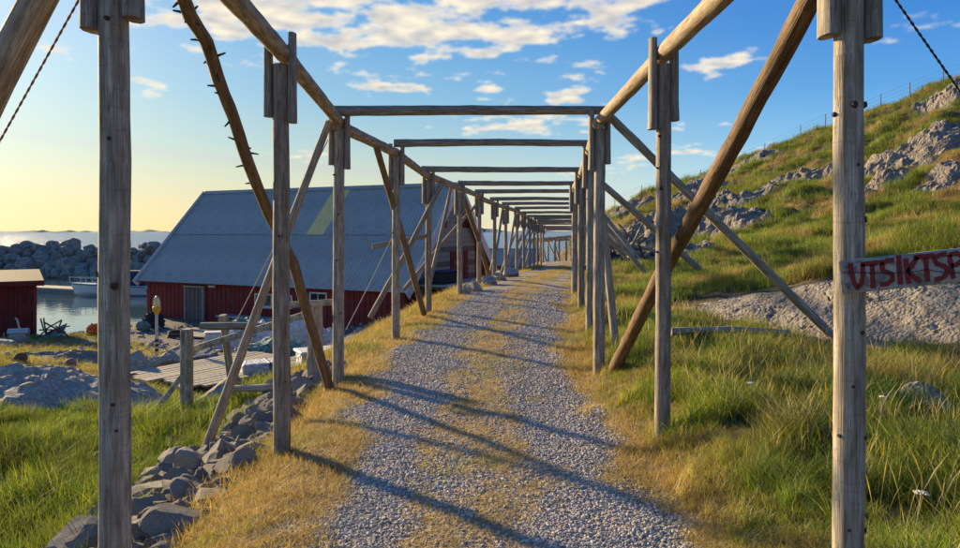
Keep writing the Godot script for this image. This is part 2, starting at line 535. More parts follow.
func make_materials():
	var w1 := wood_tex(31, Vector3(0.25, 0.215, 0.165), Vector3(0.45, 0.405, 0.34), 0.7)
	var w2 := wood_tex(47, Vector3(0.27, 0.21, 0.145), Vector3(0.47, 0.40, 0.30), 0.5)
	M.post = wood_mat(w1, Color(1.0, 0.99, 0.97))
	M.post_b = wood_mat(w1, Color(0.90, 0.87, 0.84))
	M.beam = wood_mat(w2, Color(1, 0.98, 0.95))
	M.brace = wood_mat(w2, Color(0.74, 0.68, 0.60))
	M.bark_brace = wood_mat(w2, Color(0.70, 0.60, 0.50), 1.0)
	M.cleat = wood_mat(w1, Color(0.92, 0.92, 0.92))
	M.grey_wood = wood_mat(w1, Color(1.0, 0.98, 0.94))
	M.knot = std(Vector3(0.05, 0.035, 0.025), 0.9)
	var grain := two_tone(256, 61, Vector3(0.22, 0.20, 0.17), Vector3(0.46, 0.43, 0.37), Vector3(0.16, 0.14, 0.115), 0.02, 0.03, 0.62)
	var grain_h := gray_tex(256, 63, 0.06, 4, true)
	M.plank = tri_mat(grain, grain_h, 0.3, 1.5, 0.85)
	M.shed_roof = tri_mat(grain, grain_h, 0.3, 0.8, 0.85, Color(0.46, 0.46, 0.47))
	M.plank_pale = tri_mat(grain, grain_h, 0.3, 1.5, 0.85, Color(1.0, 0.98, 0.93))
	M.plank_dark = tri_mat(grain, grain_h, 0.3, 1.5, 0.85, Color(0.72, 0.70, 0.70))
	var rock := two_tone(512, 71, Vector3(0.19, 0.178, 0.163), Vector3(0.50, 0.47, 0.425), Vector3(0.13, 0.12, 0.10), 0.014, 0.03, 0.60, 0.5)
	var rock_h := gray_tex(512, 75, 0.03, 6, true)
	M.rock = tri_mat(rock, rock_h, 2.2, 0.7, 0.92)
	M.rock_light = tri_mat(rock, gray_tex(512, 77, 0.05, 6), 3.5, 0.6, 0.92, Color(0.86, 0.84, 0.81), true)
	M.rock_bank = tri_mat(rock, rock_h, 1.0, 0.9, 0.92, Color(1.0, 0.98, 0.95))
	M.rock_hill = tri_mat(rock, rock_h, 8.0, 0.3, 0.92, Color(0.86, 0.83, 0.80), true)
	M.rock_dark = tri_mat(rock, rock_h, 6.0, 0.25, 0.92, Color(0.93, 0.89, 0.85))
	M.stone_dark = tri_mat(rock, rock_h, 2.2, 0.7, 0.92, Color(0.90, 0.89, 0.88))
	var soil := two_tone(512, 81, Vector3(0.45, 0.42, 0.38), Vector3(1.0, 1.0, 1.0), Vector3(0.55, 0.5, 0.42), 0.03, 0.05, 0.6, 0.5)
	M.ground = tri_mat(soil, gray_tex(512, 83, 0.08, 5), 2.0, 0.8, 0.95, Color.WHITE, true)
	M.ground.vertex_color_use_as_albedo = true
	var gravel_h := gray_tex(512, 93, 0.09, 3, false, FastNoiseLite.TYPE_CELLULAR)
	M.gravel_bed = tri_mat(two_tone(512, 91, Vector3(0.5, 0.48, 0.45), Vector3(1, 1, 1), Vector3(0.4, 0.38, 0.35), 0.09, 0.12, 0.58, 0.7), gravel_h, 2.5, 0.7, 0.95, Color.WHITE, true)
	M.gravel_bed.vertex_color_use_as_albedo = true
	M.pebble = std(Vector3.ONE, 0.9)
	M.pebble.vertex_color_use_as_albedo = true
	M.grass = std(Vector3.ONE, 0.55)
	M.grass.vertex_color_use_as_albedo = true
	M.grass.cull_mode = BaseMaterial3D.CULL_DISABLED
	M.grass.backlight_enabled = true
	M.grass.backlight = Color(1.0, 1.0, 0.7)
	# painted boards, metal and the rest
	var red_t := two_tone(256, 101, Vector3(0.16, 0.015, 0.014), Vector3(0.27, 0.028, 0.023), Vector3(0.14, 0.04, 0.03), 0.012, 0.02, 0.68, 0.2)
	M.red = tri_mat(red_t, null, 0, 0.6, 0.75)
	M.red_dull = tri_mat(red_t, null, 0, 0.6, 0.8, Color(0.85, 0.80, 0.78))
	M.white = tri_mat(two_tone(256, 105, Vector3(0.55, 0.55, 0.53), Vector3(0.74, 0.74, 0.72), Vector3(0.45, 0.43, 0.38), 0.02, 0.03, 0.68, 0.12), null, 0, 0.8, 0.6)
	var metal_t := two_tone(512, 107, Vector3(0.31, 0.285, 0.245), Vector3(0.40, 0.37, 0.32), Vector3(0.31, 0.265, 0.21), 0.006, 0.02, 0.72, 0.12)
	M.roof_metal = tri_mat(metal_t, null, 0, 0.12, 0.55)
	M.roof_metal.metallic = 0.25
	M.skylight = tri_mat(two_tone(128, 111, Vector3(0.80, 0.52, 0.15), Vector3(0.88, 0.62, 0.24), Vector3(0.7, 0.46, 0.17), 0.03, 0.05, 0.7, 0.1), null, 0, 0.5, 0.5)
	M.concrete = tri_mat(two_tone(256, 113, Vector3(0.24, 0.235, 0.22), Vector3(0.38, 0.37, 0.35), Vector3(0.18, 0.17, 0.15), 0.015, 0.03, 0.65, 0.2), null, 0, 0.5, 0.9)
	M.glass = std(Vector3(0.03, 0.04, 0.05), 0.08)
	M.dark = std(Vector3(0.02, 0.02, 0.022), 0.8)
	M.black_rope = std(Vector3(0.035, 0.03, 0.03), 0.8)
	M.rope = std(Vector3(0.20, 0.11, 0.09), 0.85)
	M.pale_rope = std(Vector3(0.45, 0.43, 0.38), 0.85)
	M.orange = tri_mat(two_tone(128, 121, Vector3(0.78, 0.17, 0.012), Vector3(0.92, 0.26, 0.02), Vector3(0.6, 0.12, 0.01), 0.04, 0.06, 0.65, 0.1), null, 0, 2.0, 0.6)
	M.pink = tri_mat(two_tone(128, 125, Vector3(0.30, 0.10, 0.08), Vector3(0.46, 0.18, 0.14), Vector3(0.3, 0.22, 0.18), 0.03, 0.05, 0.6, 0.2), null, 0, 2.0, 0.7)
	M.rust = std(Vector3(0.20, 0.075, 0.035), 0.9)
	M.yellow = std(Vector3(0.62, 0.33, 0.015), 0.45)
	M.lamp_glass = std(Vector3(0.85, 0.70, 0.32), 0.12)
	M.steel = std(Vector3(0.42, 0.43, 0.44), 0.4)
	M.steel.metallic = 0.7
	M.teal = std(Vector3(0.02, 0.16, 0.15), 0.7)
	M.blue = std(Vector3(0.03, 0.06, 0.16), 0.6)
	M.bag = tri_mat(two_tone(128, 129, Vector3(0.45, 0.46, 0.48), Vector3(0.64, 0.65, 0.67), Vector3(0.34, 0.37, 0.42), 0.03, 0.05, 0.6, 0.15), gray_tex(128, 131, 0.04, 4, true), 3.0, 1.0, 0.7)
	M.boat = std(Vector3(0.70, 0.70, 0.68), 0.35)
	M.navy = std(Vector3(0.02, 0.03, 0.07), 0.7)
	M.paint_red = std(Vector3(0.21, 0.014, 0.014), 0.7)
	M.net = tri_mat(two_tone(128, 133, Vector3(0.05, 0.16, 0.13), Vector3(0.22, 0.34, 0.29), Vector3(0.4, 0.42, 0.38), 0.05, 0.08, 0.6, 0.3), gray_tex(128, 135, 0.1, 3), 3.0, 1.2, 0.9)
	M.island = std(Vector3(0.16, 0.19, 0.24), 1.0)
	M.flower = std(Vector3(0.66, 0.64, 0.58), 0.8)
	M.sea = std(Vector3(0.11, 0.20, 0.30), 0.25)
	M.sea.metallic_specular = 0.3
	M.sea.heightmap_enabled = true
	M.sea.heightmap_texture = gray_tex(512, 141, 0.02, 5)
	M.sea.heightmap_scale = 45.0
	M.sea.uv1_triplanar = true
	M.sea.uv1_world_triplanar = true
	M.sea.uv1_scale = Vector3.ONE * 0.045
	M.harbour = std(Vector3(0.06, 0.11, 0.115), 0.03)
	M.harbour.heightmap_enabled = true
	M.harbour.heightmap_texture = M.sea.heightmap_texture
	M.harbour.heightmap_scale = 0.4
	M.harbour.uv1_triplanar = true
	M.harbour.uv1_world_triplanar = true
	M.harbour.uv1_scale = Vector3.ONE * 0.10

# ---------------------------------------------------------------- terrain
var RD := [-15.0, 6.0, 8.0, 10.0, 13.0, 15.0, 18.0, 20.0, 23.0, 26.0, 29.0, 33.0, 40.0, 46.0, 52.0, 60.0, 70.0]
var RY := [0.0, 0.0, 0.02, 0.08, 0.2, 0.28, 0.32, 0.3, 0.22, 0.15, 0.05, 0.0, -0.1, -0.3, -0.9, -1.8, -3.0]
var CD := []
var CX := []
var track_x := PackedFloat32Array()
var track_y := PackedFloat32Array()
func centre(d: float) -> float:
	var f := clampf((d + 20.0) * 4.0, 0, 398.9)
	var i := int(f)
	return lerpf(track_x[i], track_x[i + 1], f - i)
func track_height(d: float) -> float:
	var f := clampf((d + 20.0) * 4.0, 0, 398.9)
	var i := int(f)
	return lerpf(track_y[i], track_y[i + 1], f - i)

var near_grid := PackedFloat32Array()
var far_grid := PackedFloat32Array()
const NX0 := -10.0
const ND0 := -5.0
const NS := 0.25
const NW := 84
const NH := 122
const FX0 := -70.0
const FD0 := -30.0
const FS := 1.5
const FW := 94
const FH := 100

func make_height_grids():
	CD = [-20.0] + PD + [46.0, 60.0, 80.0]
	CX = [-0.02]
	for i in PD.size(): CX.append((PL[i] + PR[i]) / 2)
	CX.append_array([5.6, 6.5, 7.0])
	var rx := []
	var ry := []
	for i in 400:
		var d := -20.0 + i * 0.25
		rx.append(table(CD, CX, d))
		ry.append(table(RD, RY, d))
	for i in 400:   # smoothed
		var sx := 0.0; var sy := 0.0; var c := 0
		for k in range(-5, 6):
			if i + k >= 0 and i + k < 400:
				sx += rx[i + k]; sy += ry[i + k]; c += 1
		track_x.append(sx / c); track_y.append(sy / c)
	var pts := []   # x, D, y
	for d in [-4.0, 0.0, 2.7, 5.2, 7.7]:
		var l := table(PD, PL, d)
		pts.append([l - 0.1, d, -0.12]); pts.append([l - 0.9, d, -0.42 if d > 3.0 else -0.5]); pts.append([l - 1.9, d, -0.85])
	for q in [[10.2, 0.0], [12.7, 0.1], [15.2, 0.22], [17.7, 0.24], [22.7, 0.16], [27.7, 0.0], [33.0, -0.08], [40.2, -0.15]]:
		var l2 := table(PD, PL, q[0])
		pts.append([l2 - 0.1, q[0], q[1]]); pts.append([l2 - (0.85 if q[0] < 12.0 else 0.5), q[0], q[1] - 0.07]); pts.append([l2 - 2.4, q[0], q[1] - 1.25])
	for d in [-4.0, 0.0, 2.7, 5.2, 7.7, 10.2, 12.7, 15.2, 18.0, 22.0, 26.0, 30.0, 35.0, 40.0]:
		var r := table(PD, PR, d)
		var y0 := table(RD, RY, d)
		pts.append([r + 0.0, d, y0 + 0.19]); pts.append([r + 1.1, d, y0 + 0.26])
	pts.append_array([[-3.8, 5.5, -0.9], [-3.9, 7.2, -0.9], [-5.0, 7.6, -0.85], [-4.5, 9.0, -0.85], [-6.6, 11.5, -1.16], [-9.6, 14.0, -1.36], [-10.2, 17.0, -1.5], [-15.0, 23.0, -2.1], [-14.0, 26.0, -2.35], [-8.8, 19.0, -2.0], [-4.0, 9.5, -0.85],
		[-11.2, 27.0, -2.8], [-8.6, 25.0, -2.7], [-4.1, 16.0, -1.6], [-18.0, 36.0, -3.1], [-10.0, 33.0, -3.1], [-14.0, 31.0, -3.0], [-6.0, 30.0, -2.8], [-5.0, 22.0, -2.2], [-2.2, 29.0, -1.5], [-1.5, 33.0, -1.5], [-9.0, 40.0, -3.4], [-18.0, 43.0, -3.8],
		[-22.0, 36.0, -5.0], [-18.0, 30.5, -2.9], [-21.0, 30.5, -4.4], [-24.0, 28.0, -4.0], [-22.0, 22.0, -2.2], [-30.0, 22.0, -4.5], [-20.0, 10.0, -1.8], [-35.0, 8.0, -4.5], [-12.0, 3.0, -1.3], [-12.0, -8.0, -1.5], [-30.0, -15.0, -4.0], [-7.0, 2.0, -1.0],
		[-40.0, 40.0, -7.0], [-30.0, 60.0, -8.0], [-10.0, 58.0, -7.0], [-5.0, 48.0, -4.5], [0.0, 45.0, -2.0], [1.5, 40.0, -1.4], [0.0, 60.0, -6.0], [-60.0, 90.0, -9.0], [-40.0, 110.0, -9.0], [0.0, 100.0, -9.0], [-60.0, 0.0, -7.0],
		[3.0, 2.7, 0.38], [3.6, 5.0, 0.36], [5.0, -1.0, 0.7], [3.0, 10.6, 0.36], [3.9, 9.2, 0.30], [4.5, 8.2, 0.29], [5.2, 7.0, 0.33], [6.0, 5.8, 0.4], [7.0, 4.5, 0.6], [3.9, 11.6, 0.74], [5.05, 9.35, 0.90], [5.7, 8.2, 0.92], [6.4, 7.2, 0.97], [7.2, 6.2, 1.05], [8.4, 3.0, 1.2],
		[9.6, 16.0, 1.42], [4.4, 14.0, 0.72], [5.3, 22.0, 0.3], [6.5, 22.0, 0.62], [7.7, 20.0, 1.3], [12.1, 18.0, 1.9], [13.5, 35.0, 3.2], [8.0, 33.0, 1.4], [10.0, 50.0, 2.6], [18.8, 28.0, 4.5], [17.8, 32.0, 4.2], [23.4, 42.0, 7.7],
		[28.8, 42.0, 10.7], [28.6, 50.0, 10.1], [25.6, 56.0, 8.8], [19.5, 62.0, 6.2], [13.1, 68.0, 3.9], [35.0, 60.0, 9.5], [30.0, 72.0, 6.5], [20.0, 82.0, 2.0], [12.0, 88.0, -2.0], [45.0, 45.0, 13.0], [40.0, 30.0, 13.0], [30.0, 20.0, 9.0],
		[20.0, 10.0, 4.5], [15.0, 0.0, 3.2], [25.0, -15.0, 6.0], [4.5, 48.0, -0.35], [5.5, 60.0, -1.8], [3.0, 68.0, -4.4], [8.0, 76.0, -3.0], [9.0, 60.0, 0.2], [60.0, 20.0, 17.0], [60.0, 80.0, 8.0], [40.0, 100.0, -4.0], [65.0, -20.0, 14.0], [5.0, -20.0, 0.5], [-3.0, -20.0, -0.6]])
	# thin plate spline through the points
	var n := pts.size()
	var size := n + 3
	var A := []
	for i in size:
		var row := PackedFloat64Array()
		row.resize(size + 1)
		A.append(row)
	for i in n:
		for j in n:
			A[i][j] = tps(pts[i][0] - pts[j][0], pts[i][1] - pts[j][1])
		A[i][i] += 0.04
		A[i][n] = 1.0; A[i][n + 1] = pts[i][0]; A[i][n + 2] = pts[i][1]
		A[n][i] = 1.0; A[n + 1][i] = pts[i][0]; A[n + 2][i] = pts[i][1]
		A[i][size] = pts[i][2]
	for i in size:
		var p := i
		for k in range(i + 1, size):
			if absf(A[k][i]) > absf(A[p][i]): p = k
		var tmp = A[i]; A[i] = A[p]; A[p] = tmp
		var ri: PackedFloat64Array = A[i]
		for k in range(i + 1, size):
			var rk: PackedFloat64Array = A[k]
			var f := rk[i] / ri[i]
			if f != 0.0:
				for c in range(i, size + 1): rk[c] -= f * ri[c]
				A[k] = rk
	var wts := PackedFloat64Array()
	wts.resize(size)
	for i in range(size - 1, -1, -1):
		var s: float = A[i][size]
		for c in range(i + 1, size): s -= A[i][c] * wts[c]
		wts[i] = s / A[i][i]
	var ax := PackedFloat64Array(); var ad := PackedFloat64Array()
	for p in pts:
		ax.append(p[0]); ad.append(p[1])
	near_grid.resize(NW * NH)
	for j in NH:
		for i in NW: near_grid[j * NW + i] = spline_at(NX0 + i * NS, ND0 + j * NS, ax, ad, wts)
	far_grid.resize(FW * FH)
	for j in FH:
		for i in FW: far_grid[j * FW + i] = spline_at(FX0 + i * FS, FD0 + j * FS, ax, ad, wts)

func tps(dx: float, dy: float) -> float:
	var r2 := dx * dx + dy * dy
	return 0.0 if r2 < 1e-9 else 0.5 * r2 * log(r2)

func spline_at(x: float, d: float, ax: PackedFloat64Array, ad: PackedFloat64Array, w: PackedFloat64Array) -> float:
	var n := ax.size()
	var s := w[n] + w[n + 1] * x + w[n + 2] * d
	for i in n:
		var dx := x - ax[i]
		var dy := d - ad[i]
		var r2 := dx * dx + dy * dy
		if r2 > 1e-9: s += w[i] * 0.5 * r2 * log(r2)
	return s

func grid_at(g: PackedFloat32Array, w: int, h: int, fx: float, fy: float) -> float:
	fx = clampf(fx, 0, w - 1.001)
	fy = clampf(fy, 0, h - 1.001)
	var i := int(fx)
	var j := int(fy)
	var tx := fx - i
	var ty := fy - j
	var o := j * w + i
	return lerpf(lerpf(g[o], g[o + 1], tx), lerpf(g[o + w], g[o + w + 1], tx), ty)

func gy(x: float, d: float) -> float:
	var y := 0.0
	var ex := minf(x - NX0, NX0 + NW * NS - 0.3 - x)
	var ed := minf(d - ND0, ND0 + NH * NS - 0.3 - d)
	var e := minf(ex, ed)
	if e > 0.0:
		y = grid_at(near_grid, NW, NH, (x - NX0) / NS, (d - ND0) / NS)
		if e < 1.5: y = lerpf(grid_at(far_grid, FW, FH, (x - FX0) / FS, (d - FD0) / FS), y, e / 1.5)
	else:
		y = grid_at(far_grid, FW, FH, (x - FX0) / FS, (d - FD0) / FS)
	var s := absf(x - centre(d))
	var w := smoothstep(1.75, 1.1, s) * smoothstep(66.0, 56.0, d)
	var hill := smoothstep(10.0, 28.0, d) * smoothstep(3.0, 9.0, x)
	var amp := 0.05 + 0.5 * hill
	y += (nbig.get_noise_2d(x * 2.2, d * 2.2) * amp + nz.get_noise_2d(x * 1.4, d * 1.4) * 0.035 + nz.get_noise_2d(x * 0.45 + 8.0, d * 0.45) * 0.22 * hill) * (1.0 - w)
	if w > 0.0: y = lerpf(y, track_height(d) - 0.02 * s * s + 0.012 * nz.get_noise_2d(x * 1.1, d * 0.8), w)
	return y

func gpos(x: float, d: float, up := 0.0) -> Vector3:
	return Vector3(x, gy(x, d) + up, -d)

# where the ray through a pixel of the photograph meets the ground
func hit(x: float, y: float, d0 := 3.0, d1 := 70.0) -> Vector3:
	var d := d0
	while d < d1:
		var p := px(x, y, d)
		if p.y <= gy(p.x, d): return gpos(p.x, d)
		d += 0.05 + d * 0.004
	return gpos(px(x, y, d1).x, d1)

# how dry (0 green, 1 straw) the growth is
func dryness(x: float, d: float) -> float:
	var s := x - centre(d)
	var v := 0.0
	if s < 0: v = smoothstep(2.4, 1.5, -s) if d < 9.0 else smoothstep(4.2, 1.9, -s) * (0.9 if d < 16.0 else 0.8)
	else: v = smoothstep(1.62, 1.05, s) * 1.1
	if x < -5.0 and d > 11.0: v = maxf(v, smoothstep(11.0, 15.0, d) * 0.75)
	var n := nbig.get_noise_2d(x * 3.0 + 40.0, d * 3.0)
	if s <= 1.6: v += 0.35 * n
	elif d > 10.0: v += 0.62 * smoothstep(0.02, 0.32, n + 0.35 * nz.get_noise_2d(x * 0.35, d * 0.35)) + 0.2 * n
	else: v += 0.9 * maxf(n - 0.08, -0.1)
	if s > 2.0: v += 0.04 + 0.2 * smoothstep(3.8, 2.2, d) 
	return clampf(v, 0, 1)

func span(a: float, b: float, step: float) -> Array:
	var o := []
	var v := a
	while v < b - 1e-4:
		o.append(v)
		v += step
	return o

func sheet(xs: Array, ds: Array, height: Callable, color: Callable) -> ArrayMesh:
	var v := PackedVector3Array(); var n := PackedVector3Array(); var idx := PackedInt32Array(); var col := PackedColorArray()
	var w := xs.size()
	var h := ds.size()
	for j in h:
		for i in w:
			var x: float = xs[i]
			var d: float = ds[j]
			var y: float = height.call(x, d)
			v.append(Vector3(x, y, -d))
			col.append(color.call(x, d, y))
	n.resize(v.size())
	for j in h:
		for i in w:
			var a := v[j * w + mini(i + 1, w - 1)] - v[j * w + maxi(i - 1, 0)]
			var b := v[mini(j + 1, h - 1) * w + i] - v[maxi(j - 1, 0) * w + i]
			n[j * w + i] = a.cross(b).normalized()
	for j in h - 1:
		for i in w - 1:
			var o := j * w + i
			idx.append_array([o, o + w, o + 1, o + 1, o + w, o + w + 1])
	return arrays_mesh(v, n, PackedVector2Array(), idx, col)

func vcol(c: Vector3) -> Color:
	return Color(c.x, c.y, c.z)

func ground_color(x: float, d: float, y: float) -> Color:
	var dry := dryness(x, d)
	var n := nbig.get_noise_2d(x * 7.0, d * 7.0)
	var c := Vector3(0.075, 0.085, 0.022).lerp(Vector3(0.40, 0.29, 0.14), dry)
	var s := x - centre(d)
	if d > 12.0 and x > 4.0: c = Vector3(0.075, 0.085, 0.02).lerp(Vector3(0.23, 0.15, 0.06), clampf(dry * 1.1, 0, 1)) if dry < 0.6 or n < 0.1 else Vector3(0.17, 0.10, 0.05)
	c = c.lerp(Vector3(0.10, 0.07, 0.04), clampf(n * 1.2, 0, 0.6))
	# bare stony ground by the water and round the boathouse
	var bare := smoothstep(-2.0, -2.8, y) if x < 2.0 else 0.0
	if s < -1.5 and d > 16.0 and x > -9.0: bare = maxf(bare, smoothstep(-2.2, -3.2, s))
	c = c.lerp(Vector3(0.20, 0.185, 0.16), clampf(bare, 0, 1))
	return vcol(c * (1.0 + 0.25 * n))

func make_ground():
	var xs := span(-70, -22, 2.0) + span(-22, -6, 0.35) + span(-6, 7.5, 0.09) + span(7.5, 26, 0.35) + span(26, 69, 1.5)
	var ds := span(-28, -2, 1.0) + span(-2, 2, 0.2) + span(2, 13, 0.09) + span(13, 40, 0.3) + span(40, 112, 1.0)
	var m := sheet(xs, ds, func(x, d):
		var y: float = gy(x, d)
		return y - 0.035 * smoothstep(1.25, 1.05, absf(x - centre(d))), ground_color)
	var o := part(self, "ground", m, M.ground)
	o.set_meta("kind", "structure")

# 1 where the middle strip of dry grass grows
func strip(s: float, d: float) -> float:
	var n := nbig.get_noise_2d(s * 9.0 + 70.0, d * 4.0)
	var patchy := smoothstep(-0.25, 0.25, nz.get_noise_2d(s * 1.8 + 5.0, d * 1.1))
	return smoothstep(0.46, 0.18, absf(s - 0.10) + n * 0.40) * (0.62 + 0.38 * patchy)

func verge(s: float, d: float) -> float:
	var a := absf(s)
	if s < 0.0: a += 0.24 * smoothstep(7.0, 3.6, d)
	return smoothstep(0.92, 1.22, a + 0.35 * nbig.get_noise_2d(s * 5.0 + 9.0, d * 5.0))

func make_track():
	var ss := span(-1.3, 1.32, 0.05)
	var ds := span(-6, 2, 0.2) + span(2, 14, 0.06) + span(14, 60, 0.3)
	var v := PackedVector3Array(); var n := PackedVector3Array(); var idx := PackedInt32Array(); var col := PackedColorArray()
	var w := ss.size()
	for d in ds:
		var c := centre(d)
		for s in ss:
			var x: float = c + s
			v.append(Vector3(x, gy(x, d), -d))
			n.append(Vector3.UP)
			var edge := verge(s, d)
			var t := clampf(maxf(strip(s, d), edge), 0, 1)
			var g := Vector3(0.43, 0.38, 0.315) * (1.0 + 0.5 * nbig.get_noise_2d(x * 6.0, d * 6.0))
			col.append(vcol(g.lerp(Vector3(0.43, 0.34, 0.21), t)))
	var h := ds.size()
	for j in h:
		for i in w:
			var a := v[j * w + mini(i + 1, w - 1)] - v[j * w + maxi(i - 1, 0)]
			var b := v[mini(j + 1, h - 1) * w + i] - v[maxi(j - 1, 0) * w + i]
			n[j * w + i] = a.cross(b).normalized()
	for j in h - 1:
		for i in w - 1:
			var o := j * w + i
			idx.append_array([o, o + w, o + 1, o + 1, o + w, o + w + 1])
	var o2 := part(self, "gravel_track", arrays_mesh(v, n, PackedVector2Array(), idx, col), M.gravel_bed)
	o2.set_meta("kind", "structure")

func flat_sheet(x0: float, x1: float, d0: float, d1: float, y: float) -> ArrayMesh:
	var t := PackedVector3Array()
	face(t, Vector3(x0, y, -d1), Vector3(x1, y, -d1), Vector3(x1, y, -d0), Vector3(x0, y, -d0))
	return flat_mesh(t)

func make_water():
	part(self, "harbour_water", flat_sheet(-300, 300, -300, 92, SEA_Y), M.harbour).set_meta("kind", "structure")
	part(self, "sea", flat_sheet(-14000, 14000, 92, 14000, SEA_Y), M.sea).set_meta("kind", "structure")

func make_islands():
	# low skerries on the horizon: [pixel x from, to, height in px, distance]
	for q in [[15, 62, 2.4, 5000.0], [40, 100, 3.2, 5400.0], [95, 172, 4.0, 5200.0], [165, 300, 3.6, 5600.0], [440, 516, 5.2, 6000.0], [506, 560, 4.0, 5600.0], [545, 640, 3.6, 5800.0], [-120, 10, 2.6, 5200.0], [300, 445, 3.4, 5800.0]]:
		var d: float = q[3]
		var x0: float = (q[0] - 480.0) / F * d
		var x1: float = (q[1] - 480.0) / F * d
		var hh: float = q[2] / F * d + 5.4
		var t := PackedVector3Array()
		var k := 26
		var top := []
		for i in k + 1:
			var u := float(i) / k
			top.append(SEA_Y - 1.0 + hh * pow(sin(PI * u), 0.7) * (0.62 + 0.5 * nz.get_noise_2d(u * 3.0 + q[0], 4.0)))
		for i in k:
			var a := lerpf(x0, x1, float(i) / k)
			var b := lerpf(x0, x1, float(i + 1) / k)
			var pa := Vector3(a, top[i], -d); var pb := Vector3(b, top[i + 1], -d)
			face(t, pa, pb, Vector3(b, SEA_Y - 1, -d + 160), Vector3(a, SEA_Y - 1, -d + 160))
			face(t, pb, pa, Vector3(a, SEA_Y - 1, -d - 160), Vector3(b, SEA_Y - 1, -d - 160))
		var o := part(self, "island_hill", flat_mesh(t), M.island)
		o.set_meta("kind", "structure")

# ---------------------------------------------------------------- the drying rack over the track
func log_part(parent: Node, called: String, pts: Array, r0: float, r1: float, mat: Material, sides := 12, rough := 0.10) -> MeshInstance3D:
	var base: Vector3 = pts[0]
	var loc := []
	for p in pts: loc.append(p - base)
	return part(parent, called, tube(loc, r0, r1, sides, rough, rng.randi() % 97, 0.18), mat, base)

# small knots standing proud of a pole between a and b
func knots(post: MeshInstance3D, height: float, r: float, spots: Array):
	for s in spots:   # [height, angle (0 right, 90 towards the viewer), size]
		var a: float = deg_to_rad(s[1])
		var o := Vector3(cos(a), 0.15, sin(a))
		part(post, "knot", tube([o * r * 0.8, o * (r + 0.7 * s[2])], s[2] * 1.45, s[2] * 0.85, 7, 0.3, int(s[0] * 10)), M.knot, Vector3(0, s[0], 0), Basis.IDENTITY)

func make_post(rack: Node, x: float, d: float, top: float, r: float, i: int) -> MeshInstance3D:
	var base := Vector3(x, gy(x, d) - 0.12, -d)
	var pts := [base]
	var lean := Vector3(rng.randf_range(-0.02, 0.02), 0, rng.randf_range(-0.03, 0.03)) if i > 1 else Vector3(-0.008 if x < 0 else 0.004, 0, 0)
	for k in range(1, 7):
		var t := k / 6.0
		pts.append(Vector3(x, lerpf(base.y, top, t), -d) + lean * t + Vector3(rng.randf_range(-1, 1), 0, rng.randf_range(-1, 1)) * (0.004 if k < 6 else 0.0))
	var p := log_part(rack, "post", pts, r * 1.04, r * 0.94, M.post if i % 3 != 1 else M.post_b, 16 if i < 4 else 10, 0.07)
	# cleats on both sides hold the beam
	var h := top - base.y
	for sx in [-1, 1]:
		var ct := PackedVector3Array()
		var cx: float = sx * (r + 0.026)
		var l := rng.randf_range(0.56, 0.68) if i > 0 else 0.74
		var up := rng.randf_range(0.06, 0.15)
		var m := tube([Vector3(0, -l + up + 0.1, 0), Vector3(rng.randf_range(-0.004, 0.004), up + 0.1, 0)], 0.042, 0.038, 8, 0.12, rng.randi() % 50, 0.2)
		part(p, "cleat", m, M.cleat, Vector3(cx + lean.x, h + 0.0, rng.randf_range(-0.01, 0.01) + lean.z), Basis.from_scale(Vector3(0.85, 1, 1.45)))
	return p

